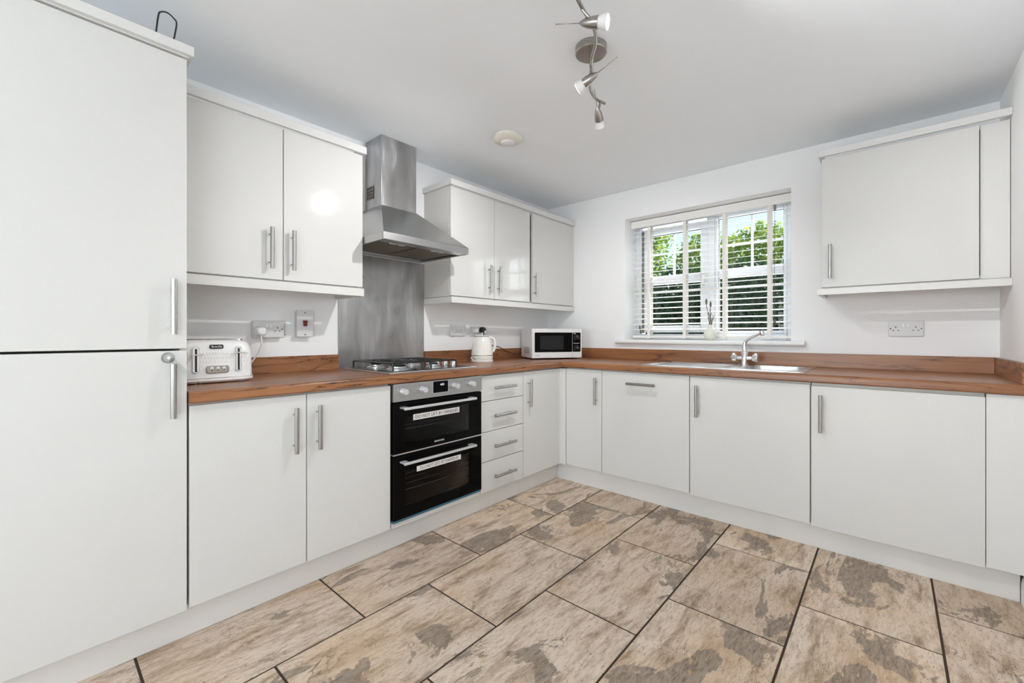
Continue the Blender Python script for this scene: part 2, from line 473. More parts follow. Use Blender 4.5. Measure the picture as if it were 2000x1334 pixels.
# added window behind the camera, an opening for the rear fill lamp
wd = tag(bpy.data.objects.new('added_window_2', None), 'added white framed window behind the camera, for fill light', kind='structure'); COL.objects.link(wd); wd.location = (1.45, D, .60); OFF[wd] = (1.45, D, .60)
for x0, x1 in ((.38, 1.45), (1.45, 2.52)):
    f = B(); f.box((x0, D - .12, .60), (x0 + .05, D - .06, 1.96), .006); f.box((x1 - .05, D - .12, .60), (x1, D - .06, 1.96), .006)
    f.box((x0 + .05, D - .12, .60), (x1 - .05, D - .06, .65), .006); f.box((x0 + .05, D - .12, 1.91), (x1 - .05, D - .06, 1.96), .006)
    fo = part(f, 'frame', M['upvc'], wd); part(B().box((x0 + .05, D - .095, .65), (x1 - .05, D - .089, 1.91)), 'pane', M['pane'], fo)

# floor tiles, 600 x 400 mm laid half bonded
PX, PY, G = 0.4152, 0.6135, 0.0075
phase = {0: -1.113, 1: -.818, 2: -1.133, 3: -.846, 4: -1.153, 5: -.852, -1: -.80}
full = None
for ci in range(-1, 6):
    x0 = 0.482 + ci * PX; x1 = x0 + PX
    for k in range(-2, 12):
        y1 = phase[ci] - k * PY; y0 = y1 - PY
        a0, a1 = max(x0 + G / 2, .002), min(x1 - G / 2, W - .002); c0, c1 = max(y0 + G / 2, D + .002), min(y1 - G / 2, -.002)
        if a1 - a0 < .02 or c1 - c0 < .02 or a1 < .40: continue
        if c1 > -.40 and c0 > -.40: continue
        cut = abs((a1 - a0) - (PX - G)) > 1e-4 or abs((c1 - c0) - (PY - G)) > 1e-4
        cx, cy = (a0 + a1) / 2, (c0 + c1) / 2
        if cut or full is None:
            me = B().box((a0 - cx, c0 - cy, -.0035), (a1 - cx, c1 - cy, 0), .0016, 2).mesh('tile', M['slate'])
            if not cut: full = me
        else: me = full
        t = bpy.data.objects.new('tile', me); COL.objects.link(t); t.parent = floor; t.location = (cx, cy, 0)
        if not cut and random.random() < .5: t.rotation_euler.z = math.pi

# skirting with a stepped torus profile on the right wall
sk = [(0, 0), (.015, 0), (.015, .085), (.013, .09), (.0125, .1), (.009, .104), (.009, .112), (.006, .118), (.003, .12), (0, .12)]
struct(B().prism(sk, lambda u, v, w: (W - u, w, v), D + .02, -.556), 'baseboard_right', M['skirting'], 'white moulded skirting board along right wall')

# window sill board
sp = [(.30, 1.012), (-.028, 1.012), (-.038, 1.015), (-.044, 1.022), (-.046, 1.030), (-.044, 1.038), (-.038, 1.044), (-.028, 1.047), (.30, 1.047)]
b = B(); b.prism(sp[1:8], lambda u, v, w: (w, u, v), .715, 2.018, smooth=True); b.box((.715, -.028, 1.012), (2.018, 0, 1.047)); b.box((WX0 + .001, 0, 1.0401), (WX1 - .001, .19, 1.047))
struct(b, 'trim_1', M['skirting'], 'white rounded window sill board under the blind')

# ------------------------------------------------------------------ window unit
win = tag(bpy.data.objects.new('window_1', None), 'white plastic framed casement window over the sink', kind='structure'); COL.objects.link(win); win.location = (1.363, .23, 1.047); OFF[win] = (1.363, .23, 1.047)
y0, y1 = .20, .27
f = B(); zb, zt = 1.047, 2.026
f.box((.785, y0, zb), (.838, y1, zt), .004); f.box((1.889, y0, zb), (1.942, y1, zt), .004)
f.box((.838, y0, zb), (1.889, y1, 1.092), .004); f.box((.838, y0, 1.978), (1.889, y1, zt), .004)
f.box((1.362, y0, 1.092), (1.420, y1, 1.978), .004)
part(f, 'frame', M['upvc'], win)
def sash(x0, x1, z0, z1, w, yy0, yy1, zm, bx, zbar, nm):
    s = B()
    s.box((x0, yy0, z0), (x0 + w, yy1, z1), .006); s.box((x1 - w, yy0, z0), (x1, yy1, z1), .006)
    s.box((x0 + w, yy0, z0), (x1 - w, yy1, z0 + w), .006); s.box((x0 + w, yy0, z1 - w), (x1 - w, yy1, z1), .006)
    so = part(s, nm, M['upvc'], win)
    part(B().box((x0 + w, yy0 + .004, zm - .034), (x1 - w, yy1 - .004, zm + .034), .008), 'transom', M['upvc'], so)
    part(B().box((bx - .007, yy0 + .02, zm + .034), (bx + .007, yy0 + .034, z1 - w)), 'glazing_bar', M['upvc'], so)
    part(B().box((x0 + w, yy0 + .021, zbar - .007), (x1 - w, yy0 + .033, zbar + .007)), 'glazing_bar', M['upvc'], so)
    part(B().box((x0 + w, yy0 + .025, z0 + w), (x1 - w, yy0 + .029, zm - .034)), 'pane', M['pane'], so)
    part(B().box((x0 + w, yy0 + .036, zm + .034), (x1 - w, yy0 + .040, z1 - w)), 'pane', M['pane'], so)
    part(B().box((x0 + w - .004, yy0 + .018, z0 + w - .004), (x0 + w + .004, yy0 + .024, z1 - w)).box((x1 - w - .004, yy0 + .018, z0 + w), (x1 - w + .004, yy0 + .024, z1 - w)).box((x0 + w, yy0 + .018, z1 - w - .005), (x1 - w, yy0 + .024, z1 - w + .003)), 'gasket', M['dark'], so)
    return so
# opening casement stands proud, fixed light sits in the frame
s1 = sash(.862, 1.374, 1.104, 1.955, .055, .188, .248, 1.531, 1.108, 1.745, 'casement')
b = B(); b.box((.842, .196, 1.10), (.858, .21, 1.96)); part(b, 'hinge_gap_shade', M['grey'], win)  # grey strip standing in for the shade beside the casement
b = B()
for z in (1.20, 1.135): b.box((.846, .184, z), (.858, .198, z + .03), .003)
part(b, 'hinge_cover', M['grey'], win)
b = B(); b.box((1.338, .170, 1.50), (1.360, .188, 1.575), .005); b.box((1.342, .150, 1.455), (1.356, .172, 1.545), .006)
part(b, 'window_handle', M['plastic'], s1, 'white casement handle')
s2 = sash(1.420, 1.889, 1.092, 1.978, .022, .206, .262, 1.543, 1.668, 1.754, 'fixed_light')

# ------------------------------------------------------------------ venetian blind
bl = thing('venetian_blind', (1.363, .14, 1.052), 'white horizontal slat venetian blind hanging in the window recess', 'blind')
part(B().box((.790, .098, 1.962), (1.939, .106, 2.021), .003).box((.790, .106, 1.985), (1.939, .165, 2.02)), 'headrail', M['blind'], bl)
sl = B()
prof = [(-.025, 0.0), (-.0125, .0006), (0, .0008), (.0125, .0006), (.025, 0.0), (.025, .0017), (.0125, .0023), (0, .0025), (-.0125, .0023), (-.025, .0017)]
sl.prism(prof, lambda u, v, w: (w, u, v), -.567, .567, smooth=True)
slm = sl.mesh('slat', M['blind'])
z = 1.935; i = 0
while z > 1.10:
    o = bpy.data.objects.new('slat', slm); COL.objects.link(o); o.parent = bl
    o.location = (1.3645 - 1.363, .138 - .14, z - 1.052); o.rotation_euler.x = R(11.5 + random.uniform(-1.0, 1.0) + (14 if i == 12 else 0))
    z -= .0424; i += 1
part(B().box((.797, .112, 1.060), (1.932, .164, 1.080), .006, 3), 'bottom_rail', M['blind'], bl)
for tx in (.939, 1.226, 1.511, 1.798):
    b = B(); b.box((tx - .0115, .1085, 1.085), (tx + .0115, .1095, 1.962)); b.box((tx - .0115, .1665, 1.085), (tx + .0115, .1675, 1.985))
    b.prism([(-.0115, 1.09), (.0115, 1.09), (.017, 1.068), (.012, 1.056), (-.012, 1.056), (-.017, 1.068)], lambda u, v, w: (tx + u, w, v), .1075, .111)
    part(b, 'ladder_tape', M['tape'], bl)
    part(B().lathe([(.012, 0), (.012, .003), (.009, .006), (0, .007)], (tx, .128, 1.060), (0, 0, -1), 14), 'cord_plug', M['plastic'], bl)
for px, zt_, zb_, nm in ((1.832, 1.955, 1.19, 'tilt_cord'), (.868, 1.955, 1.16, 'pull_cord'), (.874, 1.955, 1.125, 'pull_cord')):
    part(B().tube([(px, .104, zt_), (px, .1, (zt_ + zb_) / 2), (px, .1, zb_)], .0014, 6), nm, M['tassel'] if nm == 'tilt_cord' else M['tape'], bl)
    part(B().lathe([(.003, .03), (.006, .026), (.008, .006), (.007, 0), (0, -.001)], (px, .1, zb_ - .028), n=12), 'tassel', M['tassel'], bl)
part(B().box((1.826, .094, 1.925), (1.842, .106, 1.96), .003), 'tilt_hook', M['grey'], bl)

# ------------------------------------------------------------------ vase with twigs
v = thing('bud_vase', (1.437, .035, 1.0475), 'small round milky white vase of dried twigs on the window sill', 'vase')
part(B().lathe([(0, 0), (.018, .0), (.024, .003), (.036, .02), (.043, .044), (.040, .064), (.028, .081), (.014, .088), (.0125, .092), (.0125, .108), (.015, .112), (.011, .112), (.010, .092), (.0, .09)], (1.437, .035, 1.0475), n=36), 'vase_body', M['vase'], v)
for k, (dx, dy, hh, bud) in enumerate(((-.026, .004, .185, 1), (.004, .0, .165, 1), (-.006, .008, .12, 0), (.016, -.004, .09, 0), (.03, .004, .105, 0), (.01, .01, .07, 0))):
    p0 = Vector((1.437, .035, 1.12)); p1 = p0 + Vector((dx * .45, dy, hh * .5)); p2 = p0 + Vector((dx, dy, hh))
    b = B().tube(spline([p0, p1, p2], 5), .0022 if bud else .0018, 6)
    tw = part(b, 'twig', M['twig'], v)
    if bud: part(B().lathe([(0, -.006), (.005, .003), (.0078, .016), (.0065, .032), (0, .046)], p2, (dx * .3, 0, 1), 12), 'bud', M['twig'], tw)
    for q in range(3):
        t = .35 + .2 * q
        c = p0.lerp(p2, t); s_ = 1 if q % 2 else -1
        part(B().add([c, c + Vector((s_ * .006, .002, .018)), c + Vector((s_ * .010, 0, .042)), c + Vector((s_ * .002, -.002, .022))], [[0, 1, 2, 3]]), 'leaf', M['twig'], tw)

# ------------------------------------------------------------------ cabinet frames
def FL(u, v, z): return (v, u, z)          # left wall: u along +y, v out from the wall
def FB(u, v, z): return (u, -v, z)         # back wall: u along +x
def bar_handle(F, u, v, za, zb=None, ub=None):
    """T-bar handle: vertical when zb is given, else horizontal from u to ub"""
    b = B(); r = .0088; out = v + .033
    if zb is not None:
        b.cyl(F(u, out, za), F(u, out, zb), r, n=18)
        for z in (za + (zb - za) * .16, za + (zb - za) * .84): b.cyl(F(u, v, z), F(u, out, z), .0042, n=12)
    else:
        b.cyl(F(u, out, za), F(ub, out, za), r, n=18)
        for q in (.16, .84): b.cyl(F(u + (ub - u) * q, v, za), F(u + (ub - u) * q, out, za), .0042, n=12)
    return b
def door(F, root, u0, u1, z0, z1, v0, v1, hu=None, hz=None, name='door', hor=None, mat='gloss'):
    g = .0018
    d = part(B().box(F(u0 + g, v0, z0 + g), F(u1 - g, v1, z1 - g), .0016, 2), name, M[mat], root)
    if hu is not None: part(bar_handle(F, hu, v1, hz[0], hz[1]), 'handle', M['handle'], d)
    if hor is not None: part(bar_handle(F, hor[0], v1, hor[2], ub=hor[1]), 'handle', M['handle'], d)
    return d
def carcass(F, root, u0, u1, z0, z1, v1, t=.018, back=.001):
    b = B(); e = .0008
    b.box(F(u0 + e, back, z0), F(u0 + t, v1, z1)); b.box(F(u1 - t, back, z0), F(u1 - e, v1, z1))
    b.box(F(u0 + t, back, z0), F(u1 - t, v1, z0 + t)); b.box(F(u0 + t, back, z1 - t), F(u1 - t, v1, z1))
    b.box(F(u0 + t, back, z0 + t), F(u1 - t, back + .006, z1 - t))
    return part(b, 'carcass', M['carcass'], root)

DL, DBK = .570, .600          # door faces: left run, back run
DT = .019
ZB, ZT = .130, .8385
CZ = .8455
HZ = (.602, .788)
# --- tall unit
t = thing('tall_cabinet', (.28, -3.127, .13), 'tall white gloss unit with two stacked doors at the worktop end', 'cabinet')
carcass(FL, t, -3.430, -2.8245, .13, 2.049, DL - DT - .002)
door(FL, t, -3.4295, -2.8245, .124, 1.0335, DL - DT, DL, -2.8685, (.804, .988))
door(FL, t, -3.4295, -2.8245, 1.037, 2.046, DL - DT, DL, -2.8672, (1.088, 1.2735))
b = B(); b.box((.001, -3.432, 2.0495), (.574, -2.8225, 2.0535)); b.box((.552, -3.442, 2.0535), (.592, -2.8095, 2.0865), .002); b.box((.001, -2.8255, 2.0535), (.552, -2.8095, 2.0865), .002)
part(b, 'cornice', M['satin'], t)
# --- base double unit
t = thing('base_cabinet', (.28, -2.422, .13), 'white double-door base cabinet between tall unit and oven', 'cabinet')
carcass(FL, t, -2.820, -2.026, ZB, CZ, DL - DT - .002)
door(FL, t, -2.8215, -2.4225, ZB, ZT, DL - DT, DL, -2.4744, HZ)
door(FL, t, -2.4225, -2.024, ZB, ZT, DL - DT, DL, -2.3798, HZ)
# --- drawers
t = thing('drawer_unit', (.28, -1.221, .13), 'white base unit of four drawers right of the oven', 'drawers')
carcass(FL, t, -1.418, -1.0255, ZB, CZ, DL - DT - .002)
for k, (za, zc) in enumerate(((.6815, ZT), (.4955, .6815), (.3135, .4955), (ZB, .3135))):
    hz_ = (.761, .590, .404, .218)[k]
    door(FL, t, -1.4195, -1.0245, za, zc, DL - DT, DL, name='drawer', hor=(-1.3242, -1.1300, hz_))
# --- corner cupboard on the left run
t = thing('base_cabinet', (.28, -.824, .13), 'narrow white base cupboard in the corner beside the drawer unit', 'cabinet')
carcass(FL, t, -1.0235, -.625, ZB, CZ, DL - DT - .002)
door(FL, t, -1.0235, -.6255, ZB, ZT, DL - DT, DL, -.9782, HZ)
solo(B().box((.553, -.6245, ZB), (.5695, -.6025, ZT), .001).box((.553, -.6025, ZB), (.6185, -.5865, ZT), .001), 'corner_post', M['satin'], 'white L-shaped filler post where the two cabinet runs meet', 'filler')
# --- back run
def base_back(u0, u1, label, hu=None, hor=None, z0=ZB, z1=ZT):
    t = thing('base_cabinet', ((u0 + u1) / 2, -.30, .13), label, 'cabinet')
    carcass(FB, t, u0 + .001, u1 - .001, ZB, CZ, DBK - DT - .002)
    door(FB, t, u0, u1, z0, z1, DBK - DT, DBK, hu, HZ if hu else None, hor=hor)
    return t
base_back(.6205, .9190, 'narrow white base cupboard beside the horizontal-handled appliance door', .8797, z0=.136, z1=.841)
base_back(.9190, 1.5140, 'white appliance door with a horizontal bar handle on top', hor=(1.1162, 1.3108, .7665), z0=.136)
# sink unit is only a front over an open carcass
t = thing('base_cabinet', (1.815, -.30, .13), 'white base cupboard under the sink', 'cabinet')
b = B(); b.box((1.5155, -.5785, ZB), (1.5335, -.001, CZ)); b.box((2.0975, -.5785, ZB), (2.1145, -.001, CZ)); b.box((1.5335, -.5785, ZB), (2.0975, -.001, ZB + .018)); b.box((1.5335, -.5785, CZ - .06), (2.0975, -.5605, CZ)); b.box((1.5335, -.007, ZB), (2.0975, -.001, .70))
part(b, 'carcass', M['carcass'], t)
door(FB, t, 1.5145, 2.1145, .129, .8365, DBK - DT, DBK, 1.5612, HZ)
base_back(2.1165, 2.7185, 'wide white base cupboard next to the end filler panel', 2.1598, z0=.121, z1=.831)
solo(B().box((2.7190, -.598, ZB - .002), (W - .001, -.580, .8435), .001), 'filler_panel', M['satin'], 'white filler panel between the last base door and the right wall', 'panel')
# --- plinths
def plinth(a, b_, label):
    return solo(B().box(a, b_, .001), 'plinth', M['plinth'], label, 'plinth')
plinth((.489, -3.43, .0005), (.505, -1.003, .1285), 'long white plinth board under tall unit, oven and drawers')
plinth((.489, -1.0015, .0005), (.505, -.5525, .1285), 'short white plinth board under the corner cupboard')
plinth((.489, -.552, .0005), (W - .016, -.536, .1285), 'white plinth board below the sink run')

# --- worktop (L shaped, rounded front edge) with a cut-out for the sink bowl
ZW0, ZW1 = .8465, .888
FXL, FYB = .596, .621
def front_prof(front, back):
    r = .014; pts = [(back, ZW0), (front - .006, ZW0), (front, ZW0 + .006)]
    for k in range(7):
        a = math.pi / 2 * k / 6
        pts.append((front - r + r * math.cos(a), ZW1 - r + r * math.sin(a)))
    pts.append((back, ZW1)); return pts
wt = B()
# left run, mitred into the back run at the inner corner
pl = front_prof(FXL, .001); n = len(pl)
MR = .014      # edge radius = where the mitre meets the flat top
va = [(u, -2.822, z) for u, z in pl]; vb = [(u, -FYB + (min(FXL - u, MR) if u > .3 else MR), z) for u, z in pl]
wt.add(va + vb, [[i, (i + 1) % n, n + (i + 1) % n, n + i] for i in range(n)], 0, True); wt.add(va, [list(range(n))[::-1]], 0)
# corner square
wt.box((.001, -FYB + MR, ZW0), (FXL - MR, -.001, ZW1), mi=0)
# back run
pb = front_prof(FYB, .001)
def back_seg(xa, xb, prof, cap0=False, cap1=False, miter=False):
    n = len(prof)
    A = [((FXL - min(FYB - v, MR) if (miter and v > .3) else xa), -v, z) for v, z in prof]; Bv = [(xb, -v, z) for v, z in prof]
    wt.add(A + Bv, [[i, (i + 1) % n, n + (i + 1) % n, n + i] for i in range(n)], 1, True)
    if cap0: wt.add(A, [list(range(n))[::-1]], 1)
    if cap1: wt.add(Bv, [list(range(n))], 1)
SX0, SX1, SY0, SY1 = 1.752, 2.052, .125, .515
back_seg(FXL - MR, SX0, pb, miter=True); back_seg(SX0, SX1, front_prof(FYB, SY1)); wt.box((SX0, -SY0, ZW0), (SX1, -.001, ZW1), mi=1); back_seg(SX1, W - .001, pb, cap1=True)
wt.box((SX0 - .0005, -SY1, ZW0), (SX0, -SY0, ZW1), mi=1); wt.box((SX1, -SY1, ZW0), (SX1 + .0005, -SY0, ZW1), mi=1)
solo(wt, 'worktop', [M['woody'], M['woodx']], 'brown veined wood-effect L-shaped kitchen worktop', 'worktop', (1.4, -.6, ZW0))
UZ = .9725
def upstand(a, b_, mat, label):
    return solo(B().box(a, b_, .0012), 'upstand', M[mat], label, 'upstand')
upstand((.001, -2.820, ZW1 + .0003), (.018, -2.014, UZ), 'woody', 'wood-effect upstand strip behind the toaster')
upstand((.001, -1.411, ZW1 + .0003), (.018, -.0195, UZ), 'woody', 'wood-effect upstand strip behind the kettle')
upstand((.0185, -.018, ZW1 + .0003), (W - .0195, -.001, UZ), 'woodx', 'long wood-effect upstand strip below the window')
upstand((W - .019, -.600, ZW1 + .0003), (W - .001, -.001, UZ), 'woody', 'short wood-effect upstand strip on the right wall')

# --- wall cabinets
WD, WDT = .283, .019
def wall_unit(F, u0, u1, doors, label, loc, z0=1.337, z1=2.049):
    t = thing('wall_cabinet', loc, label, 'cabinet')
    carcass(F, t, u0, u1, z0, z1, WD - WDT - .002)
    for d0, d1, hu in doors: door(F, t, d0, d1, z0 + .002, z1, WD - WDT, WD, hu, (z0 + .05, z0 + .236))
    return t
def strip(F, u0, u1, z0, z1, out, left=True, right=False):
    """cornice / light rail: front strip with returns"""
    b = B(); b.box(F(u0, out - .018, z0), F(u1, out, z1), .0015)
    if left: b.box(F(u0, .001, z0), F(u0 + .018, out - .018, z1), .001)
    if right: b.box(F(u1 - .018, .001, z0), F(u1, out - .018, z1), .001)
    return b
t = wall_unit(FL, -2.818, -2.012, [(-2.818, -2.4095, -2.4677), (-2.4095, -2.012, -2.3736)], 'white double-door wall cabinet above the toaster', (.14, -2.415, 1.337))
part(strip(FL, -2.8205, -2.001, 2.0515, 2.089, .303, False, True), 'cornice', M['satin'], t)
part(strip(FL, -2.8205, -2.013, 1.291, 1.3325, .298, False, True), 'light_rail', M['satin'], t)
t = wall_unit(FL, -1.408, -.604, [(-1.408, -1.007, -1.0662), (-1.007, -.605, -.9755)], 'white double-door wall cabinet right of the extractor hood', (.14, -1.006, 1.337))
t = wall_unit(FL, -.602, -.002, [(-.578, -.004, -.560)], 'white single-door wall cabinet in the corner beside the window wall', (.14, -.30, 1.337))
solo(strip(FL, -1.421, -.002, 2.0515, 2.089, .303), 'cornice', M['satin'], 'white cornice strip over the wall cabinets right of the hood', 'cornice')
solo(strip(FL, -1.412, -.002, 1.293, 1.3325, .298), 'light_rail', M['satin'], 'white light rail under the wall cabinets right of the hood', 'trim')
# back wall cabinet
t = wall_unit(FB, 2.127, W - .002, [(2.1285, 2.735, 2.1699)], 'white wall cabinet with one wide door above the double socket', (2.48, -.14, 1.346), 1.346, 2.066)
part(B().box(FB(2.738, .245, 1.348), FB(W - .003, .265, 2.066)), 'filler', M['satin'], t)
part(strip(FB, 2.118, W - .001, 2.073, 2.107, .303), 'cornice', M['satin'], t)
part(strip(FB, 2.112, W - .001, 1.307, 1.342, .300), 'light_rail', M['satin'], t)

# ------------------------------------------------------------------ splashback and hood
solo(B().box((.0005, -2.0125, ZW1 + .0005), (.006, -1.4125, 1.5695)), 'splashback', M['smear'], 'smeared stainless steel splashback panel behind the hob', 'splashback')
h = thing('cooker_hood', (.24, -1.72, 1.57), 'stainless steel chimney extractor hood over the hob', 'extractor hood')
hy0, hy1, hx = -2.009, -1.431, .480
cy0, cy1, cx_ = -1.842, -1.600, .182
zl0, zl1, zc_ = 1.574, 1.613, 1.843
ch = B().box((.001, cy0, zc_ - .002), (cx_, cy1, H - .0006), .002)
cho = part(ch, 'chimney', M['smear'], h)
b = B()
b.box((.026, cy0 - .0006, 1.898), (.102, cy0 - .0002, 1.972))
g = part(b, 'vent_backing', M['dark'], cho)
b = B()
for k in range(9): b.box((.024 + k * .0092, cy0 - .003, 1.896), (.0262 + k * .0092, cy0 - .0002, 1.974))
for k in range(5): b.box((.024, cy0 - .003, 1.896 + k * .0189), (.0998, cy0 - .0002, 1.8985 + k * .0189))
part(b, 'vent_grille', M['nickel'], cho)
b = B()
lo = [(.001, hy0, zl1), (hx, hy0, zl1), (hx, hy1, zl1), (.001, hy1, zl1)]
hi = [(.001, cy0 - .002, zc_), (cx_ + .003, cy0 - .002, zc_), (cx_ + .003, cy1 + .002, zc_), (.001, cy1 + .002, zc_)]
b.loft([lo, hi], smooth=False, cap1=True)
part(b, 'canopy', M['steel'], h)
b = B()      # lip as a shallow tray frame, open below
b.box((hx - .012, hy0, zl0), (hx, hy1, zl1), .002); b.box((.001, hy0, zl0), (hx - .012, hy0 + .010, zl1 - .0005)); b.box((.001, hy1 - .010, zl0), (hx - .012, hy1, zl1 - .0005)); b.box((.001, hy0 + .01, zl0), (.011, hy1 - .01, zl1 - .0005))
b.box((hx - .075, hy0 + .01, zl0 + .002), (hx - .012, hy1 - .01, zl0 + .006))
part(b, 'lip', M['steel'], h)
part(B().box((.011, hy0 + .01, zl1 - .008), (hx - .075, hy1 - .01, zl1 - .0015)), 'underside', M['enamel'], h)
for ya, yb in ((hy0 + .022, -1.727), (-1.713, hy1 - .022)):
    fo = part(B().box((.045, ya, zl0 + .012), (hx - .085, yb, zl0 + .022), .003), 'grease_filter', M['filter'], h)
    part(B().box((hx - .12, (ya + yb) / 2 - .045, zl0 + .006), (hx - .098, (ya + yb) / 2 - .006, zl0 + .013), .002).box((hx - .12, (ya + yb) / 2 + .006, zl0 + .006), (hx - .098, (ya + yb) / 2 + .045, zl0 + .013), .002), 'latch', M['inkwhite'], fo)
part(B().box((.018, hy0 + .03, zl0 + .008), (.030, hy1 - .03, zl0 + .020), .002), 'rear_trim', M['alu'], h)

# ------------------------------------------------------------------ built-in double oven
ov = thing('built_in_oven', (.30, -1.721, .13), 'built-in black glass double oven with steel control panel', 'oven')
oy0, oy1, oxf = -2.0205, -1.4225, .590
b = B(); t_ = .012
b.box((.03, oy0, .1295), (.548, oy1, .1295 + t_)); b.box((.03, oy0, .8455 - t_), (.548, oy1, .8455)); b.box((.03, oy0, .1295 + t_), (.548, oy0 + t_, .8455 - t_)); b.box((.03, oy1 - t_, .1295 + t_), (.548, oy1, .8455 - t_)); b.box((.03, oy0 + t_, .1295 + t_), (.04, oy1 - t_, .8455 - t_))
b.box((.04, oy0 + t_, .48), (.548, oy1 - t_, .50)); b.box((.04, oy0 + t_, .74), (.548, oy1 - t_, .75))
part(b, 'oven_body', M['cavity'], ov)
pn = part(B().box((.552, oy0 + .002, .7545), (oxf, oy1 - .0035, .8425), .0015), 'control_panel', M['steel'], ov)
dsp = part(B().box((oxf - .001, -1.7825, .7765), (oxf + .0012, -1.6825, .8375)), 'display', M['bglass'], ov)
part(B().box((oxf - .001, -1.7855, .7745), (oxf + .0006, -1.6795, .8395)), 'display_bezel', M['alu'], ov)
text_part('4:01', .017, lambda a, c, e: (oxf + .0016 + e, -1.722 + a, .818 + c), 'clock_digits', M['digits'], dsp)
for ky in (-1.9675, -1.851, -1.6345, -1.512):
    k = B(); k.lathe([(.0165, 0), (.0165, .002), (.0155, .003), (.0150, .027), (.0138, .030), (0, .0305)], (oxf, ky, .803), (1, 0, 0), 28)
    ko = part(k, 'knob', M['silver'], ov)
    b = B()
    for q in range(7):
        a = R(-60 + q * 20 + 90)
        b.box((oxf - .0004, ky + .026 * math.cos(a) - .0008, .803 + .026 * math.sin(a) - .0008), (oxf + .0003, ky + .026 * math.cos(a) + .0008, .803 + .026 * math.sin(a) + .0008))
    part(b, 'dial_marks', M['inkblack'], ko)
def oven_door(z0, z1, wz0, wz1, hz, sy0, sy1, sz0, sz1, rackz):
    x0, x1 = .552, oxf - .004; wy0, wy1 = -1.953, -1.520
    b = B()
    b.box((x0, oy0 + .002, z0), (x1, wy0, z1)); b.box((x0, wy1, z0), (x1, oy1 - .0035, z1)); b.box((x0, wy0, z0), (x1, wy1, wz0)); b.box((x0, wy0, wz1), (x1, wy1, z1))
    d = part(b, 'oven_door', M['bglass'], ov)
    part(B().box((x1 - .004, wy0, wz0), (x1 - .0005, wy1, wz1)), 'window_pane', M['ovenglass'], d)
    hb = B()
    hb.box((x1 + .034, -1.984, hz - .0065), (x1 + .046, -1.502, hz + .0065), .003)
    for ya in (-1.984, -1.534): hb.box((x1, ya, hz - .002), (x1 + .040, ya + .032, hz + .0065), .002)
    part(hb, 'handle', M['silver'], d)
    part(B().box((x1 - .0002, sy0, sz0), (x1 + .0006, sy1, sz1)), 'sticker', M['sticker'], d)
    text_part('DO NOT LIFT BY HANDLES', (sz1 - sz0) * .80, lambda a, c, e: (x1 + .0009 + e, (sy0 + sy1) / 2 + a, (sz0 + sz1) / 2 + c), 'sticker_text', M['ink'], d, sx=.99)
    r = B()
    r.tube(spline([(.50, wy0 - .02, rackz), (.53, wy0 + .08, rackz), (.53, wy1 - .10, rackz), (.50, wy1 + .01, rackz)], 6), .003, 6)
    for k in range(6): r.tube([(.10 + k * .07, oy0 + .015, rackz), (.10 + k * .07, oy1 - .015, rackz)], .0018, 6)
    part(r, 'oven_rack', M['chrome'], ov)
    return d
d1 = oven_door(.4965, .7480, .538, .690, .7215, -1.9046, -1.5974, .6505, .6800, .60)
d2 = oven_door(.1700, .4880, .225, .405, .4515, -1.8829, -1.5860, .3840, .4110, .285)
text_part('KENWOOD', .0125, lambda a, c, e: (oxf - .0036 + e, -1.738 + a, .5170 + c), 'maker_name', M['inkwhite'], d1, sx=1.0)
part(B().box((.552, oy0 + .002, .4895), (oxf - .006, oy1 - .0035, .4955)), 'door_trim', M['alu'], ov)
part(B().box((.552, oy0 + .003, .1565), (oxf - .006, oy1 - .004, .1685), .001), 'protective_film', M['bluefilm'], ov, 'blue protective film strip along the bottom edge')
part(B().box((.552, oy0 + .003, .1315), (oxf - .018, oy1 - .004, .1560)), 'lower_trim', M['satin'], ov)

# ------------------------------------------------------------------ gas hob
hb = thing('gas_hob', (.29, -1.71, .8885), 'four-burner gas hob with steel rim set in the worktop', 'hob')
part(B().box((.048, -2.005, .8883), (.532, -1.414, .8950), .002), 'tray', M['alu'], hb)
part(B().box((.070, -1.985, .8951), (.508, -1.436, .8975), .001), 'glass_plate', M['enamel'], hb)
burn = [(.175, -1.872, .036), (.395, -1.872, .048), (.175, -1.632, .042), (.395, -1.632, .030)]
for bx, by, br in burn:
    bo = part(B().lathe([(br + .014, 0), (br + .014, .004), (br + .004, .008), (br, .010), (br, .017), (br - .004, .019), (0, .019)], (bx, by, .8975), n=30), 'burner', M['alu'], hb)
    part(B().lathe([(br * .86, 0), (br * .88, .003), (br * .80, .007), (0, .008)], (bx, by, .9165), n=28), 'burner_cap', M['enamel'], bo)
def grate(ya, yb, cy):
    b = B(); zt = .9365; r = .0048
    for y in (ya, yb):
        b.tube(spline([(.085, y, .8985), (.086, y, .925), (.100, y, zt), (.20, y, zt), (.29, y, zt), (.38, y, zt), (.478, y, zt), (.492, y, .925), (.493, y, .8985)], 6), r, 8)
    for x in (.120, .290, .458):
        b.tube(spline([(x, ya, zt), (x, cy, zt), (x, yb, zt)], 4), r, 8)
    for bx in (.175, .395):
        b.tube([(bx, ya, zt), (bx, cy - .022, zt)], r, 8); b.tube([(bx, yb, zt), (bx, cy + .022, zt)], r, 8)
        for dx in (-1, 1): b.tube([(bx + dx * .056, cy, zt), (bx + dx * .022, cy, zt)], r, 8)
    part(b, 'pan_support', M['iron'], hb)
grate(-1.962, -1.782, -1.872); grate(-1.722, -1.542, -1.632)
for kx in (.155, .235, .315, .395):
    part(B().lathe([(.019, 0), (.019, .004), (.0165, .006), (.0155, .026), (.0140, .028), (0, .0285)], (kx, -1.482, .8975), n=24), 'knob', M['alu'], hb)

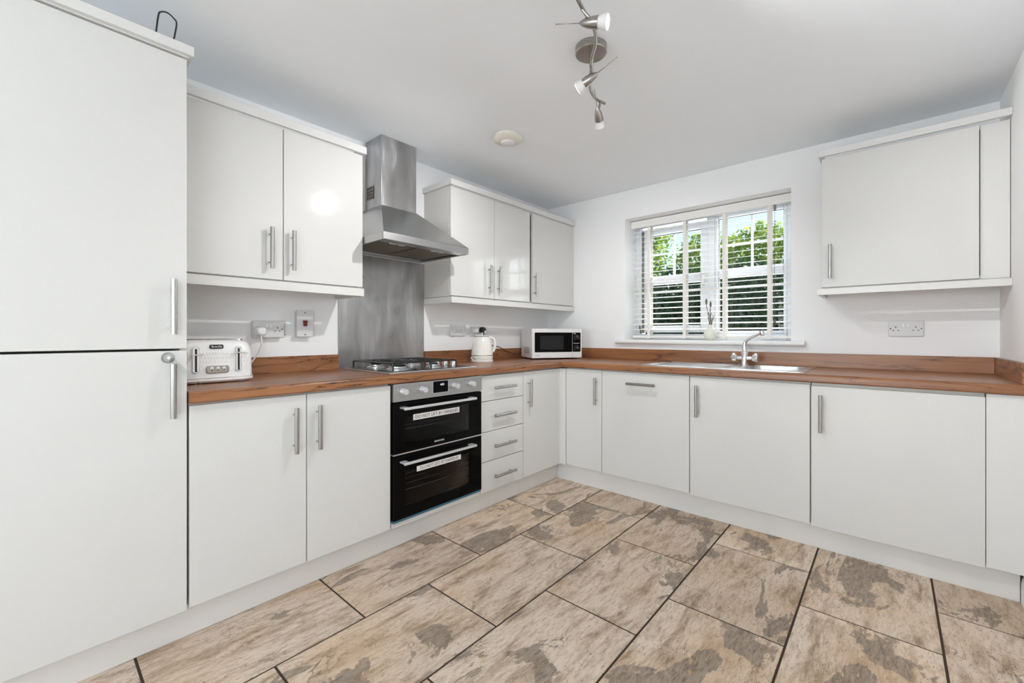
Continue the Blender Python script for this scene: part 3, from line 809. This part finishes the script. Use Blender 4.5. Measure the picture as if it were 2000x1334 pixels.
# ------------------------------------------------------------------ sink and tap
sk_ = thing('kitchen_sink', (1.63, -.32, ZW1), 'stainless steel sink with left drainer set in the worktop', 'sink')
zs = .8925
b = B()
X0, X1, Ya, Yb = 1.180, 2.083, -.566, -.076
outer = lambda z, i: [(x, y, z) for x, y in rrect((X0 + X1) / 2, (Ya + Yb) / 2, X1 - X0 - 2 * i, Yb - Ya - 2 * i, .022, 5)]
b.loft([outer(ZW1 + .0003, 0), outer(zs - .001, .0005), outer(zs, .004), outer(zs, .012)])
# top deck pieces around drainer recess and bowl
def deck(x0, x1, ya, yb, z): b.add([(x0, ya, z), (x1, ya, z), (x1, yb, z), (x0, yb, z)], [[0, 1, 2, 3]])
bw = dict(cx=(SX0 + SX1) / 2, cy=-(SY0 + SY1) / 2, w=SX1 - SX0 - .012, h=SY1 - SY0 - .012)
bl_ = lambda z, i, r: [(x, y, z) for x, y in rrect(bw['cx'], bw['cy'], bw['w'] - 2 * i, bw['h'] - 2 * i, r, 5)]
# deck of the bowl half: square ring stitched to the rounded bowl mouth
dx0, dx1, dya, dyb = 1.715, X1 - .010, Ya + .010, Yb - .010
sq = []
for (px, py, _) in bl_(zs, 0, .05):
    ax = (px - bw['cx']) / (bw['w'] / 2); ay = (py - bw['cy']) / (bw['h'] / 2)
    m_ = max(abs(ax), abs(ay)); ax /= m_; ay /= m_
    qx = bw['cx'] + (ax * (dx1 - bw['cx']) if ax > 0 else ax * (bw['cx'] - dx0)); qy = bw['cy'] + (ay * (dyb - bw['cy']) if ay > 0 else ay * (bw['cy'] - dya))
    sq.append((qx, qy, zs))
b.loft([sq, bl_(zs, -.002, .052), bl_(zs - .003, .002, .05), bl_(zs - .10, .006, .05), bl_(zs - .135, .010, .05), bl_(zs - .147, .03, .04), bl_(zs - .150, .08, .02)], cap1=True)
deck(X0 + .010, dx0, Yb - .055, Yb - .010, zs); deck(X0 + .010, dx0, Ya + .010, Ya + .040, zs); deck(X0 + .010, X0 + .040, Ya + .040, Yb - .055, zs); deck(1.690, dx0, Ya + .040, Yb - .055, zs)
# drainer
dr = lambda z, i: [(x, y, z) for x, y in rrect((X0 + .040 + 1.690) / 2, (Ya + .040 + Yb - .055) / 2, 1.690 - X0 - .040 - 2 * i, Yb - Ya - .095 - 2 * i, .001, 5)]
b.loft([dr(zs, 0), dr(zs - .0025, .006)], cap1=True)
so = part(b, 'sink_top', M['sink'], sk_)
b = B()
for k in range(8):
    y = Ya + .075 + k * .042
    b.box((X0 + .075, y - .006, zs - .0024), (1.660, y + .006, zs - .0002), .002)
part(b, 'drainer_ribs', M['sink'], sk_)
part(B().lathe([(.036, 0), (.036, .002), (.028, .003), (.026, .0), (0, -.0)], (bw['cx'], bw['cy'], zs - .1498), n=28), 'waste', M['chrome'], sk_)
tp = thing('mixer_tap', (1.703, -.135, zs), 'chrome mixer tap with two handles and a swivel spout', 'tap')
tx, ty = 1.703, -.132
part(B().lathe([(.027, .0003), (.027, .004), (.021, .008), (.0195, .03), (.0195, .085), (.0165, .090), (.0165, .096)], (tx, ty, zs), n=28).cyl((tx - .045, ty, zs + .042), (tx + .045, ty, zs + .042), .0125), 'tap_body', M['chrome'], tp)
sp_ = spline([(tx, ty, zs + .094), (tx, ty, zs + .125), (tx + .006, ty, zs + .150), (tx + .030, ty - .002, zs + .172), (tx + .062, ty - .006, zs + .188), (tx + .098, ty - .010, zs + .205)], 7)
sp_o = part(B().tube(sp_, [.0125 - .004 * k / (len(sp_) - 1) for k in range(len(sp_))], 16), 'spout', M['chrome'], tp)
part(B().lathe([(.0135, .018), (.0145, .010), (.0135, -.010), (.0115, -.016)], (tx + .104, ty - .011, zs + .202), (-.25, 0, 1), 22), 'spout_outlet', M['chrome'], sp_o)
for s_ in (-1, 1):
    b = B(); b.lathe([(.011, .036), (.013, .042), (.021, .048), (.0235, .070), (.021, .077), (0, .079)], (tx, ty, zs + .042), (s_, 0, 0), 8, smooth=False)
    b.box((tx + s_ * .056, ty - .006, zs + .05), (tx + s_ * .074, ty + .006, zs + .074), .003)
    part(b, 'tap_handle', M['chrome'], tp)

# ------------------------------------------------------------------ toaster
to = thing('toaster', (.205, -2.68, ZW1), 'white textured four-slice toaster with chrome levers on the worktop', 'toaster')
ty0, ty1, tx0, tx1, tz0, tz1 = -2.815, -2.546, .070, .342, .902, 1.064
cxm, cym = (tx0 + tx1) / 2, (ty0 + ty1) / 2
bodyloop = lambda z, i, r: [(x, y, z) for x, y in rrect(cxm, cym, tx1 - tx0 - 2 * i, ty1 - ty0 - 2 * i, r, 8)]
b = B().loft([bodyloop(tz0 + .006, .0, .042), bodyloop(tz0 + .10, .002, .042), bodyloop(tz1 - .030, .005, .044), bodyloop(tz1 - .012, .012, .044), bodyloop(tz1 - .003, .024, .040), bodyloop(tz1, .036, .03)], cap1=True, cap0=True)
part(b, 'toaster_body', M['toaster'], to)
b = B().loft([bodyloop(tz0 - .010, .008, .04), bodyloop(tz0 - .002, -.004, .045), bodyloop(tz0 + .007, -.004, .045), bodyloop(tz0 + .0085, .004, .04)], cap0=True, cap1=True)
part(b, 'toaster_base', M['toaster'], to)
b = B()
for q in (bodyloop(tz0 + .0088, -.0035, .045),): b.tube(q, .0018, 6, closed=True)
part(b, 'base_trim', M['chrome'], to)
b = B()
for fx in (tx0 + .04, tx1 - .04):
    for fy in (ty0 + .04, ty1 - .04): part(B().cyl((fx, fy, ZW1 + .0003), (fx, fy, tz0 - .006), .010, n=14), 'foot', M['plastic'], to)
part(B().loft([[(x, y, tz1 - .001) for x, y in rrect(cxm, cym, tx1 - tx0 - .075, ty1 - ty0 - .06, .02, 5)], [(x, y, tz1 + .0035) for x, y in rrect(cxm, cym, tx1 - tx0 - .078, ty1 - ty0 - .063, .02, 5)]], cap1=True, smooth=False), 'top_plate', M['nickel'], to)
for sx_ in (-.06, .06):
    for sy_ in (-.045, .045):
        part(B().box((cxm + sx_ - .016, cym + sy_ - .036, tz1 + .0022), (cxm + sx_ + .016, cym + sy_ + .036, tz1 + .0042)), 'slot', M['black'], to)
# textured wave ribs on the front
b = B()
for r_ in range(7):
    for c_ in range(21):
        yy = ty0 + .032 + c_ * .0102 + (.0051 if r_ % 2 else 0); zz = tz0 + .026 + r_ * .0165
        if zz > tz1 - .042: continue
        if abs(yy - (-2.7544)) < .014 or abs(yy - (-2.6078)) < .014 or (abs(yy - cym) < .046 and zz < .966): continue
        xx = tx1 - .0018
        b.add([(xx, yy - .0042, zz), (xx, yy, zz - .0105), (xx, yy + .0042, zz), (xx, yy, zz + .0105), (xx + .0022, yy, zz)], [[0, 1, 4], [1, 2, 4], [2, 3, 4], [3, 0, 4]], 0, False)
part(b, 'wave_texture', M['toaster'], to, kind='stuff')
for ly in (-2.7544, -2.6078):
    lo_ = part(B().loft([[(tx1 - .004, y, z) for y, z in rrect(ly, .9855, .0235, .105, .008, 4)], [(tx1 + .004, y, z) for y, z in rrect(ly, .9855, .0225, .104, .008, 4)], [(tx1 + .0055, y, z) for y, z in rrect(ly, .9855, .0195, .101, .007, 4)]], cap1=True), 'lever_track', M['chrome'], to)
    part(B().box((tx1 + .0035, ly - .0035, .938), (tx1 + .0062, ly + .0035, 1.030)), 'lever_slot', M['black'], lo_)
    lz = 1.006 if ly < -2.7 else 1.012
    part(B().box((tx1 + .003, ly - .017, lz - .003), (tx1 + .024, ly + .017, lz + .003), .002), 'lever', M['chrome'], lo_)
cp = part(B().loft([[(tx1 - .004, y, z) for y, z in rrect(-2.681, .9445, .080, .031, .009, 4)], [(tx1 + .0035, y, z) for y, z in rrect(-2.681, .9445, .079, .030, .009, 4)], [(tx1 + .005, y, z) for y, z in rrect(-2.681, .9445, .075, .026, .007, 4)]], cap1=True), 'button_panel', M['nickel'], to)
for k in range(3):
    part(B().lathe([(.006, 0), (.006, .002), (0, .0026)], (tx1 + .005, -2.702 + k * .021, .951), (1, 0, 0), 16), 'button', M['chrome'], cp)
    part(B().box((tx1 + .0048, -2.704 + k * .021, .9405), (tx1 + .0054, -2.700 + k * .021, .9435)), 'button_mark', M['inkblack'], cp)
bd = part(B().loft([[(tx1 - .012, y, z) for y, z in rrect(-2.684, 1.0375, .047, .017, .005, 4)], [(tx1 - .0005, y, z) for y, z in rrect(-2.684, 1.0375, .047, .017, .005, 4)]], cap1=True, smooth=False), 'badge', M['inkblack'], to)
text_part('Breville', .0135, lambda a, c, e: (tx1 + .0002 + e, -2.684 + a, 1.0375 + c), 'badge_text', M['inkwhite'], bd, sx=.92)

# ------------------------------------------------------------------ kettle
kx, ky = .165, -1.015
kt = thing('kettle', (kx, ky, ZW1), 'cream electric jug kettle on its base beside the hob', 'kettle')
part(B().lathe([(.079, .0004), (.081, .004), (.081, .014), (.076, .018), (0, .0185)], (kx, ky, ZW1), n=40), 'power_base', M['cream'], kt)
part(B().lathe([(.0, .019), (.074, .019), (.0785, .026), (.079, .040), (.0785, .0445)], (kx, ky, ZW1), n=40), 'foot_ring', M['cream'], kt)
part(B().lathe([(.0780, .0446), (.0792, .046), (.0792, .050), (.0780, .0512)], (kx, ky, ZW1), n=40), 'chrome_band', M['chrome'], kt)
part(B().lathe([(.0782, .0512), (.0780, .070), (.0745, .100), (.068, .135), (.060, .165), (.053, .180), (.048, .184)], (kx, ky, ZW1), n=40), 'jug', M['cream'], kt)
part(B().lathe([(.049, .1838), (.0495, .186), (.047, .189), (.030, .194), (0, .196)], (kx, ky, ZW1), n=36), 'lid', M['cream'], kt)
part(B().lathe([(.0492, .1835), (.0502, .1850), (.0492, .1865)], (kx, ky, ZW1), n=36), 'lid_rim', M['dark'], kt)
part(B().lathe([(.004, .195), (.004, .203), (.011, .206), (.012, .212), (.008, .217), (0, .218)], (kx, ky, ZW1), n=22), 'lid_knob', M['chrome'], kt)
hd = Vector((.80, .60, 0)).normalized(); hd = Vector((.30, .95, 0)).normalized()
hp = spline([Vector((kx, ky, ZW1 + .176)) + hd * .048, Vector((kx, ky, ZW1 + .176)) + hd * .078, Vector((kx, ky, ZW1 + .155)) + hd * .101, Vector((kx, ky, ZW1 + .115)) + hd * .106, Vector((kx, ky, ZW1 + .080)) + hd * .094, Vector((kx, ky, ZW1 + .070)) + hd * .074], 6)
part(B().tube(hp, .0105, 12), 'handle', M['cream'], kt)
sd = -hd
p = Vector((kx, ky, ZW1))
part(B().loft([[tuple(p + sd * r_ + Vector((-sd.y, sd.x, 0)) * w_ + Vector((0, 0, z_))) for r_, w_, z_ in ring] for ring in (
    [(.050, -.026, .178), (.062, -.018, .176), (.067, 0, .174), (.062, .018, .176), (.050, .026, .178)],
    [(.066, -.014, .155), (.072, -.008, .152), (.074, 0, .150), (.072, .008, .152), (.066, .014, .155)],
    [(.070, -.004, .128), (.0715, -.002, .126), (.072, 0, .125), (.0715, .002, .126), (.070, .004, .128)])], cap0=True), 'spout', M['cream'], kt)
# spare loop of the base lead
lp = [(kx + .02, ky - .080, ZW1 + .008), (kx + .02, ky - .100, ZW1 + .012), (kx + .012, ky - .108, ZW1 + .024), (kx - .01, ky - .100, ZW1 + .034), (kx - .04, ky - .078, ZW1 + .028)]
part(B().tube(spline(lp, 6), .0035, 8), 'lead', M['cream'], kt)

# ------------------------------------------------------------------ microwave (set at an angle across the corner)
ma = R(32); MT = Vector((math.sin(ma), math.cos(ma), 0)); MN = Vector((math.cos(ma), -math.sin(ma), 0)); MO = Vector((.285, -.585, 0))
def mw(p): q = MO + MT * p[0] - MN * p[1]; return (q.x, q.y, p[2])     # local: x along front, y into depth
mz0, mz1, mwd, mdp = .8995, 1.134, .430, .290
mc = Vector(mw((mwd / 2, mdp / 2, ZW1)))
mi_ = thing('microwave', tuple(mc), 'white microwave oven with black door standing in the corner', 'microwave')
part(B(mw).box((0, .020, mz0), (mwd, mdp, mz1), .004), 'casing', M['plastic'], mi_)
b = B()
for fx in (.03, mwd - .03):
    for fy in (.05, mdp - .03): part(B().cyl(mw((fx, fy, ZW1 + .0003)), mw((fx, fy, mz0)), .012, n=14), 'foot', M['black'], mi_)
dsx = .345
dro = part(B(mw).box((0, 0, mz0), (dsx, .0195, mz1), .003), 'door', M['plastic'], mi_)
cpo = part(B(mw).box((dsx + .0015, 0, mz0), (mwd, .0195, mz1), .003), 'control_panel', M['plastic'], mi_)
gl = lambda x0, x1, z0, z1, r, dpt: [[mw((x, -dpt, z)) for x, z in rrect((x0 + x1) / 2, (z0 + z1) / 2, x1 - x0, z1 - z0, r, 5)] for dpt in (-.002, dpt)]
part(B().loft(gl(.022, dsx - .001, mz0 + .047, mz1 - .030, .006, .0012), cap1=True, smooth=False), 'door_glass', M['bglass'], dro)
part(B().loft(gl(.068, .268, mz0 + .068, mz1 - .056, .002, .0018), cap1=True, smooth=False), 'viewing_window', plain('mesh_window', (.022, .023, .024), .3, Specular_IOR_Level=.1), dro)
part(B().loft(gl(dsx + .0025, mwd - .012, mz0 + .048, mz1 - .030, .005, .0012), cap1=True, smooth=False), 'control_glass', M['bglass'], cpo)
part(B(mw).box((dsx + .010, -.0022, mz0 + .013), (mwd - .020, 0, mz0 + .040), .002), 'open_button', M['plastic'], cpo)
fn = lambda x, z: (lambda a, c, e: mw((x + a, -.0016 - e, z + c)))
text_part('TOSHIBA', .0085, lambda a, c, e: mw((.045 + a, -.0004 - e, mz0 + .020 + c)), 'maker_name', M['inkblack'], dro)
for cz in (mz0 + .162, mz0 + .076):
    b = B(); b.lathe([(.0165, 0), (.0165, .0008), (.0145, .010), (.012, .0115), (0, .012)], mw((dsx + .040, -.0012, cz)), tuple(MN), 24)
    ko = part(b, 'dial', M['black'], cpo)
    b = B(mw)
    for q in range(11):
        a = R(-45 + q * 27); b.box((dsx + .040 + .0235 * math.cos(a) - .0012, -.0016, cz + .0235 * math.sin(a) - .0012), (dsx + .040 + .0235 * math.cos(a) + .0012, -.0011, cz + .0235 * math.sin(a) + .0012))
    b.box((dsx + .039, -.0136, cz + .004), (dsx + .041, -.0131, cz + .012))
    part(b, 'dial_marks', M['inkwhite'], ko)
b = B(mw); b.box((dsx + .010, -.0016, mz0 + .115), (dsx + .062, -.0011, mz0 + .1185)); b.box((dsx + .010, -.0016, mz0 + .193), (dsx + .030, -.0011, mz0 + .198))
part(b, 'panel_lettering', M['inkwhite'], cpo)
b = B(mw)
for r_ in range(5):
    for c_ in range(6): b.box((-.0006, .075 + c_ * .022, mz0 + .035 + r_ * .011), (-.0001, .085 + c_ * .022, mz0 + .041 + r_ * .011))
part(b, 'side_vents', M['black'], mi_)

# ------------------------------------------------------------------ sockets and switches
def faceplate(F, u0, u1, z0, z1, d0, d1, root):
    b = B()
    if d0 > .003: b.box(F(u0 + .003, .0005, z0 + .003), F(u1 - .003, d0, z1 - .003), .003)
    b.box(F(u0, d0, z0), F(u1, d1, z1), .003, 3)
    return part(b, 'faceplate', M['plate'], root)
def holes(F, cu, cz, d, root):
    b = B(); b.box(F(cu - .002, d - .001, cz + .004), F(cu + .002, d + .0002, cz + .013)); b.box(F(cu - .0145, d - .001, cz - .0115), F(cu - .0075, d + .0002, cz - .0075)); b.box(F(cu + .0075, d - .001, cz - .0115), F(cu + .0145, d + .0002, cz - .0075))
    part(b, 'pin_holes', M['black'], root)
def screw(F, u, z, d, root, m='black'):
    b = B(); c = Vector(F(u, d, z)); ax = Vector(F(0, 1, 0)) - Vector(F(0, 0, 0)); b.lathe([(.0034, 0), (.0034, .0004), (0, .0006)], c, ax, 14)
    part(b, 'screw', M[m], root)
def double_socket(F, u0, z0, label, d0, busy=(0, 0)):
    u1, z1 = u0 + .146, z0 + .086
    t = thing('double_socket', F((u0 + u1) / 2, 0, z0), label, 'socket'); d = d0 + .008
    faceplate(F, u0, u1, z0, z1, d0, d, t)
    c = (u0 + u1) / 2
    for k, s_ in enumerate((-1, 1)):
        part(B().box(F(c + s_ * .0095 - .0065, d - .001, z0 + .050), F(c + s_ * .0095 + .0065, d + .003, z0 + .071), .0015), 'rocker', M['plastic'], t)
        if not busy[k]: holes(F, c + s_ * .041, z0 + .043, d, t)
        screw(F, c + s_ * .0635, z0 + .043, d, t)
    return t, d
S1, dS1 = double_socket(FL, -2.4620, 1.0715, 'white double socket on the wall above the toaster', .028, (1, 0))
S2, dS2 = double_socket(FL, -.9885, 1.0775, 'white double socket with two plugs behind the kettle', .006, (1, 1))
S3, dS3 = double_socket(FB, 2.4112, 1.0768, 'double socket with two empty outlets under the single wall cabinet', .002)
t = thing('cooker_switch', FL(-2.212, 0, 1.0745), 'tall cooker isolator switch with a red rocker', 'switch')
faceplate(FL, -2.2550, -2.1690, 1.0745, 1.2175, .030, .040, t)
part(B().prism([(-.0115, .015), (.0115, .015), (.0085, -.016), (-.0085, -.016)], lambda u, v, w: FL(-2.212 + u, w, 1.148 + v), .039, .045), 'rocker', M['redsw'], t, 'red rocker')
screw(FL, -2.212, 1.205, .040, t); screw(FL, -2.212, 1.087, .040, t)
t = thing('switch_plate', FL(-1.116, 0, 1.0775), 'white triple switch plate between splashback and kettle', 'switch')
faceplate(FL, -1.1885, -1.0440, 1.0775, 1.1630, .012, .020, t)
for k in range(3):
    part(B().box(FL(-1.1520 + k * .0355 - .006, .019, 1.109), FL(-1.1520 + k * .0355 + .006, .0235, 1.131), .0015), 'rocker', M['plastic'], t)
    part(B().box(FL(-1.1520 + k * .0355 - .0095, .0195, 1.1055), FL(-1.1520 + k * .0355 + .0095, .0204, 1.1345)), 'rocker_surround', M['plate'], t)
screw(FL, -1.178, 1.120, .020, t, 'nickel'); screw(FL, -1.0545, 1.120, .020, t, 'nickel')

def plug(F, u, z, d, mat, label, lead, lmat, round_=False):
    t = thing('mains_plug', F(u, d, z), label, 'plug')
    ax = Vector(F(0, 1, 0)) - Vector(F(0, 0, 0))
    if round_: b = B().lathe([(.0265, .0008), (.0265, .012), (.024, .026), (.018, .034), (0, .036)], F(u, d, z), ax, 30)
    else:
        b = B().loft([[F(u + a, d + dd, z + c) for a, c in rrect(0, 0, w_, h_, r_, 5)] for dd, w_, h_, r_ in ((.0008, .050, .048, .012), (.010, .050, .048, .012), (.024, .044, .042, .014), (.034, .034, .034, .013), (.036, .024, .026, .010))], cap0=True, cap1=True)
    bo = part(b, 'plug_body', M[mat], t)
    part(B().tube(spline(lead, 7), .0034, 8), 'lead', M[lmat], t)
    return t, bo
plug(FL, -2.430, 1.104, dS1, 'plastic', 'white mains plug in the socket above the toaster', [FL(-2.430, dS1 + .02, 1.082), FL(-2.430, dS1 + .026, 1.050), FL(-2.440, dS1 + .02, 1.000), FL(-2.475, .05, .945), FL(-2.50, .05, .905), FL(-2.52, .06, .8925)], 'plastic')
plug(FL, -.9560, 1.1200, dS2, 'plastic', 'white mains plug in the socket behind the kettle', [FL(-.9560, dS2 + .02, 1.100), FL(-.9570, dS2 + .028, 1.060), FL(-.972, .045, 1.000), FL(-.985, .045, .930), FL(-.99, .06, .8925)], 'plastic')
pt, pb_ = plug(FL, -.8740, 1.1200, dS2, 'black', 'black round mains plug in the socket behind the kettle', [FL(-.8740, dS2 + .02, 1.098), FL(-.872, dS2 + .030, 1.060), FL(-.850, .045, 1.015), FL(-.78, .045, 1.000), FL(-.70, .04, .985), FL(-.62, .04, .950), FL(-.52, .045, .925), FL(-.46, .06, .925)], 'black', True)
part(B().lathe([(.011, 0), (.011, .0008), (0, .001)], FL(-.869, dS2 + .0345, 1.111), (1, 0, 0), 20), 'plug_label', M['inkwhite'], pb_)

# ------------------------------------------------------------------ child lock on the tall unit
cl = thing('cupboard_latch', (DL, -2.878, .99), 'clear plastic child latch stuck on the tall unit door', 'latch')
part(B().lathe([(.0185, .0003), (.0185, .003), (.0165, .006), (.0165, .010), (0, .0105)], (DL, -2.878, 1.008), (1, 0, 0), 30), 'suction_disc', M['clear'], cl)
part(B().lathe([(.005, 0), (.005, .006), (.003, .0075), (0, .008)], (DL + .0105, -2.878, 1.008), (1, 0, 0), 18), 'button', M['plastic'], cl)
q0 = Vector((DL + .012, -2.872, 1.003)); q1 = Vector((DL + .020, -2.802, .918)); dv = (q1 - q0).normalized(); nv = Vector((0, -dv.z, dv.y))
b = B()
ls = []
for k in range(9):
    t_ = k / 8; c = q0.lerp(q1, t_); w_ = .0085 - .001 * math.sin(t_ * math.pi)
    ls.append([tuple(c - nv * w_), tuple(c + nv * w_), tuple(c + nv * w_ + Vector((.0016, 0, 0))), tuple(c - nv * w_ + Vector((.0016, 0, 0)))])
b.loft(ls, smooth=False, cap0=True, cap1=True)
part(b, 'strap', M['clear'], cl)
b = B(); 
part(B().tube([tuple(q1 + dv * .006 + dv * (.008 * math.cos(a)) + nv * (.008 * math.sin(a))) for a in [R(x) for x in range(-130, 131, 20)]], .0014, 8), 'hook', M['clear'], cl)

# ------------------------------------------------------------------ wire rack on top of the tall unit
wr = thing('wire_rack', (.48, -2.95, 2.0537), 'black bent wire loop rack on top of the tall unit', 'rack')
zr = 2.0565
b = B(); b.tube(spline([(.50, -2.905, zr), (.50, -2.900, 2.12), (.50, -2.8925, 2.195), (.50, -2.886, 2.212), (.50, -2.868, 2.219), (.50, -2.850, 2.209), (.50, -2.8425, 2.192), (.50, -2.852, 2.12), (.50, -2.857, zr)], 8), .0026, 8)
part(b, 'loop', M['black'], wr)
part(B().tube([(.50, -2.857, zr), (.30, -2.857, zr), (.30, -3.10, zr), (.50, -3.10, zr), (.50, -2.905, zr)], .0026, 8), 'base_wire', M['black'], wr)
part(B().tube(spline([(.50, -3.100, zr), (.50, -3.092, 2.12), (.50, -3.083, 2.1575), (.50, -3.076, 2.1540), (.50, -3.072, 2.13), (.50, -3.074, zr)], 6), .0022, 8), 'loop', M['chrome'], wr)

# ------------------------------------------------------------------ smoke alarm
sm = thing('smoke_alarm', (.717, -1.338, 2.205), 'round yellowed smoke alarm on the ceiling', 'smoke alarm')
c = (.717, -1.338, H - .0003)
part(B().lathe([(.076, 0), (.076, .010), (.072, .011)], c, (0, 0, -1), 40), 'mount', M['oldplastic'], sm)
part(B().lathe([(.078, .0125), (.085, .014), (.087, .019), (.082, .026), (.055, .034), (.044, .037)], c, (0, 0, -1), 40), 'cover', M['oldplastic'], sm)
part(B().lathe([(.042, .035), (.040, .045), (.036, .047), (0, .0475)], c, (0, 0, -1), 32), 'centre_cap', M['plastic'], sm)
part(B().lathe([(.073, .0108), (.073, .0127)], c, (0, 0, -1), 40), 'gap_ring', M['dark'], sm)

# ------------------------------------------------------------------ ceiling spotlight bar
lt = thing('spotlight_bar', (1.502, -1.690, 2.10), 'brushed nickel ceiling spotlight bar with three spot heads', 'spotlight')
bc = (1.502, -1.690, H - .0003)
part(B().lathe([(.062, 0), (.0635, .002), (.0635, .026), (.060, .030), (0, .0305)], bc, (0, 0, -1), 48), 'ceiling_plate', M['nickel'], lt)
part(B().lathe([(.004, 0), (.004, .003), (0, .004)], (bc[0] - .0635, bc[1], H - .014), (-1, 0, 0), 10), 'plate_screw', M['black'], lt)
part(B().cyl((1.502, -1.690, H - .03), (1.502, -1.690, 2.178), .007), 'stem', M['nickel'], lt)
barp = spline([(1.402, -1.405, 2.178), (1.392, -1.475, 2.178), (1.418, -1.560, 2.178), (1.478, -1.640, 2.178), (1.530, -1.730, 2.178), (1.590, -1.800, 2.178), (1.628, -1.880, 2.178), (1.640, -1.960, 2.178), (1.660, -2.050, 2.178)], 8)
part(B().tube(barp, .0065, 12), 'bar', M['nickel'], lt)
def spot(pivot, tail, front, bar_pt, pw, tail_tip, aim=None):
    """one head: cone body from tail to front, lamp cup beyond it, thin handle rod behind"""
    A = Vector(tail); F_ = Vector(front); d = (F_ - A).normalized(); L = (F_ - A).length
    ho = part(B().lathe([(.002, -.002), (.006, .004), (.0105, .012), (.016, L * .42), (.0195, L * .75), (.0205, L), (.0185, L + .0005), (.017, L - .006), (0, L - .006)], A, d, 28), 'spot_head', M['nickel'], lt)
    part(B().tube([tail_tip, A], .0016, 8), 'handle_rod', M['nickel'], ho)
    part(B().tube([bar_pt, pivot], .0052, 10), 'knuckle', M['nickel'], ho)
    part(B().lathe([(.0175, L - .004), (.019, L + .006), (.0245, L + .024), (.0255, L + .029), (.0235, L + .031)], A, d, 28), 'lamp_cup', M['plastic'], ho)
    part(B().lathe([(.0236, L + .0302), (.020, L + .0325), (0, L + .0335)], A, d, 28), 'lamp_face', M['bulb'], ho)
    e = A + d * (L + .037)
    o = lamp('spot_light', 'SPOT', e, FIX_W * pw, (1.0, .99, .985), aim or d, spot_size=R(108), spot_blend=.75, shadow_soft_size=.016)
    o.parent = ho; o.location = e - Vector(OFF[ho])
    tag(o)
d1_ = Vector((.90, .34, -.20)).normalized(); c1 = Vector((1.664, -1.955, 2.130))
spot(c1 + Vector((0, 0, .012)), c1 - d1_ * .040, c1 + d1_ * .026, (1.640, -1.975, 2.178), 3.6, c1 - d1_ * .125, Vector((.85, .35, -.45)))
p2 = Vector((1.500, -1.690, 2.128)); d2_ = Vector((-.86, -.12, -.36)).normalized()
spot(p2 + Vector((0, 0, .014)), p2 - d2_ * .034, p2 + d2_ * .030, (1.500, -1.685, 2.178), 2.2, p2 - d2_ * .125, Vector((-.8, -.1, -.6)))
p3 = Vector((1.388, -1.440, 2.118)); d3_ = Vector((-.22, .62, -.50)).normalized()
spot(p3 + Vector((0, 0, .018)), p3 - d3_ * .034, p3 + d3_ * .030, (1.398, -1.435, 2.178), 1.5, p3 - d3_ * .115, Vector((-.15, .6, -.6)))

# ------------------------------------------------------------------ garden outside the window
struct(B().box((-7, TH + .02, -.30), (9, 9, -.20)), 'ground', M['grass'])
def foliage(n, box, size, lump):
    x0, x1, y0, y1, z0, z1 = box
    c = np.stack([rng.uniform(x0, x1, n), y0 + (y1 - y0) * rng.power(.8, n) ** 1.0 * rng.uniform(0, 1, n), rng.uniform(z0, z1, n)], 1)
    top = z1 - lump * (.5 + .5 * np.sin(c[:, 0] * 2.1 + 1.3) * np.cos(c[:, 0] * 5.3)) - lump * .35 * rng.uniform(0, 1, n)
    keep = c[:, 2] < top; c = c[keep]; n = len(c)
    d = rng.normal(0, 1, (n, 3)); d[:, 2] += .25; d /= np.linalg.norm(d, axis=1)[:, None]
    e = np.cross(d, rng.normal(0, 1, (n, 3))); e /= np.linalg.norm(e, axis=1)[:, None]
    f = np.cross(d, e); s = (size * rng.uniform(.6, 1.3, n))[:, None]
    V = np.stack([c - d * s, c + e * s * .5 + f * s * .12 - d * s * .1, c + d * s, c - e * s * .5 + f * s * .12 - d * s * .1], 1).reshape(-1, 3)
    b = B(); b.v = V.tolist(); k = np.arange(n) * 4
    b.f = np.stack([k, k + 1, k + 2], 1).tolist() + np.stack([k, k + 2, k + 3], 1).tolist(); b.m = [0] * len(b.f); b.sm = [False] * len(b.f)
    return b
def bush(name, label, cat, box, n, size, lump, mat, stems):
    x0, x1, y0, y1, z0, z1 = box
    t = thing(name, ((x0 + x1) / 2, (y0 + y1) / 2, -.20), label, cat)
    b = foliage(n, box, size, lump)
    off = OFF[t]; me = bpy.data.meshes.new('foliage'); me.from_pydata([(p[0] - off[0], p[1] - off[1], p[2] - off[2]) for p in b.v], [], b.f); me.materials.append(M[mat])
    o = bpy.data.objects.new('foliage', me); COL.objects.link(o); o.parent = t; o['kind'] = 'stuff'
    b = B()
    for k in range(stems):
        x = x0 + (x1 - x0) * (k + .5) / stems; y = (y0 + y1) / 2
        b.tube(spline([(x, y, -.2), (x + random.uniform(-.1, .1), y, z1 * .4), (x + random.uniform(-.25, .25), y - .1, z1 * .8)], 3), .02, 6)
    part(b, 'stems', M['bark'], t)
    return t
t = bush('hedge', 'dense dark green hedge outside the kitchen window', 'hedge', (-3.2, 3.6, 1.75, 2.40, -.1, 1.95), 70000, .032, .22, 'leafshaded', 14)
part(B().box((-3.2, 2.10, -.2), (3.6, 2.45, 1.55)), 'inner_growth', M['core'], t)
bush('shrub', 'sunlit yellow-green shrub rising above the dark hedge', 'shrub', (-3.4, .0, 2.65, 3.4, 1.2, 3.15), 30000, .036, .35, 'leafsunlit', 7)
bush('shrub', 'lower sunlit shrub with sky above it outside the window', 'shrub', (.15, 3.2, 2.65, 3.4, 1.2, 2.55), 20000, .036, .3, 'leafsunlit', 6)
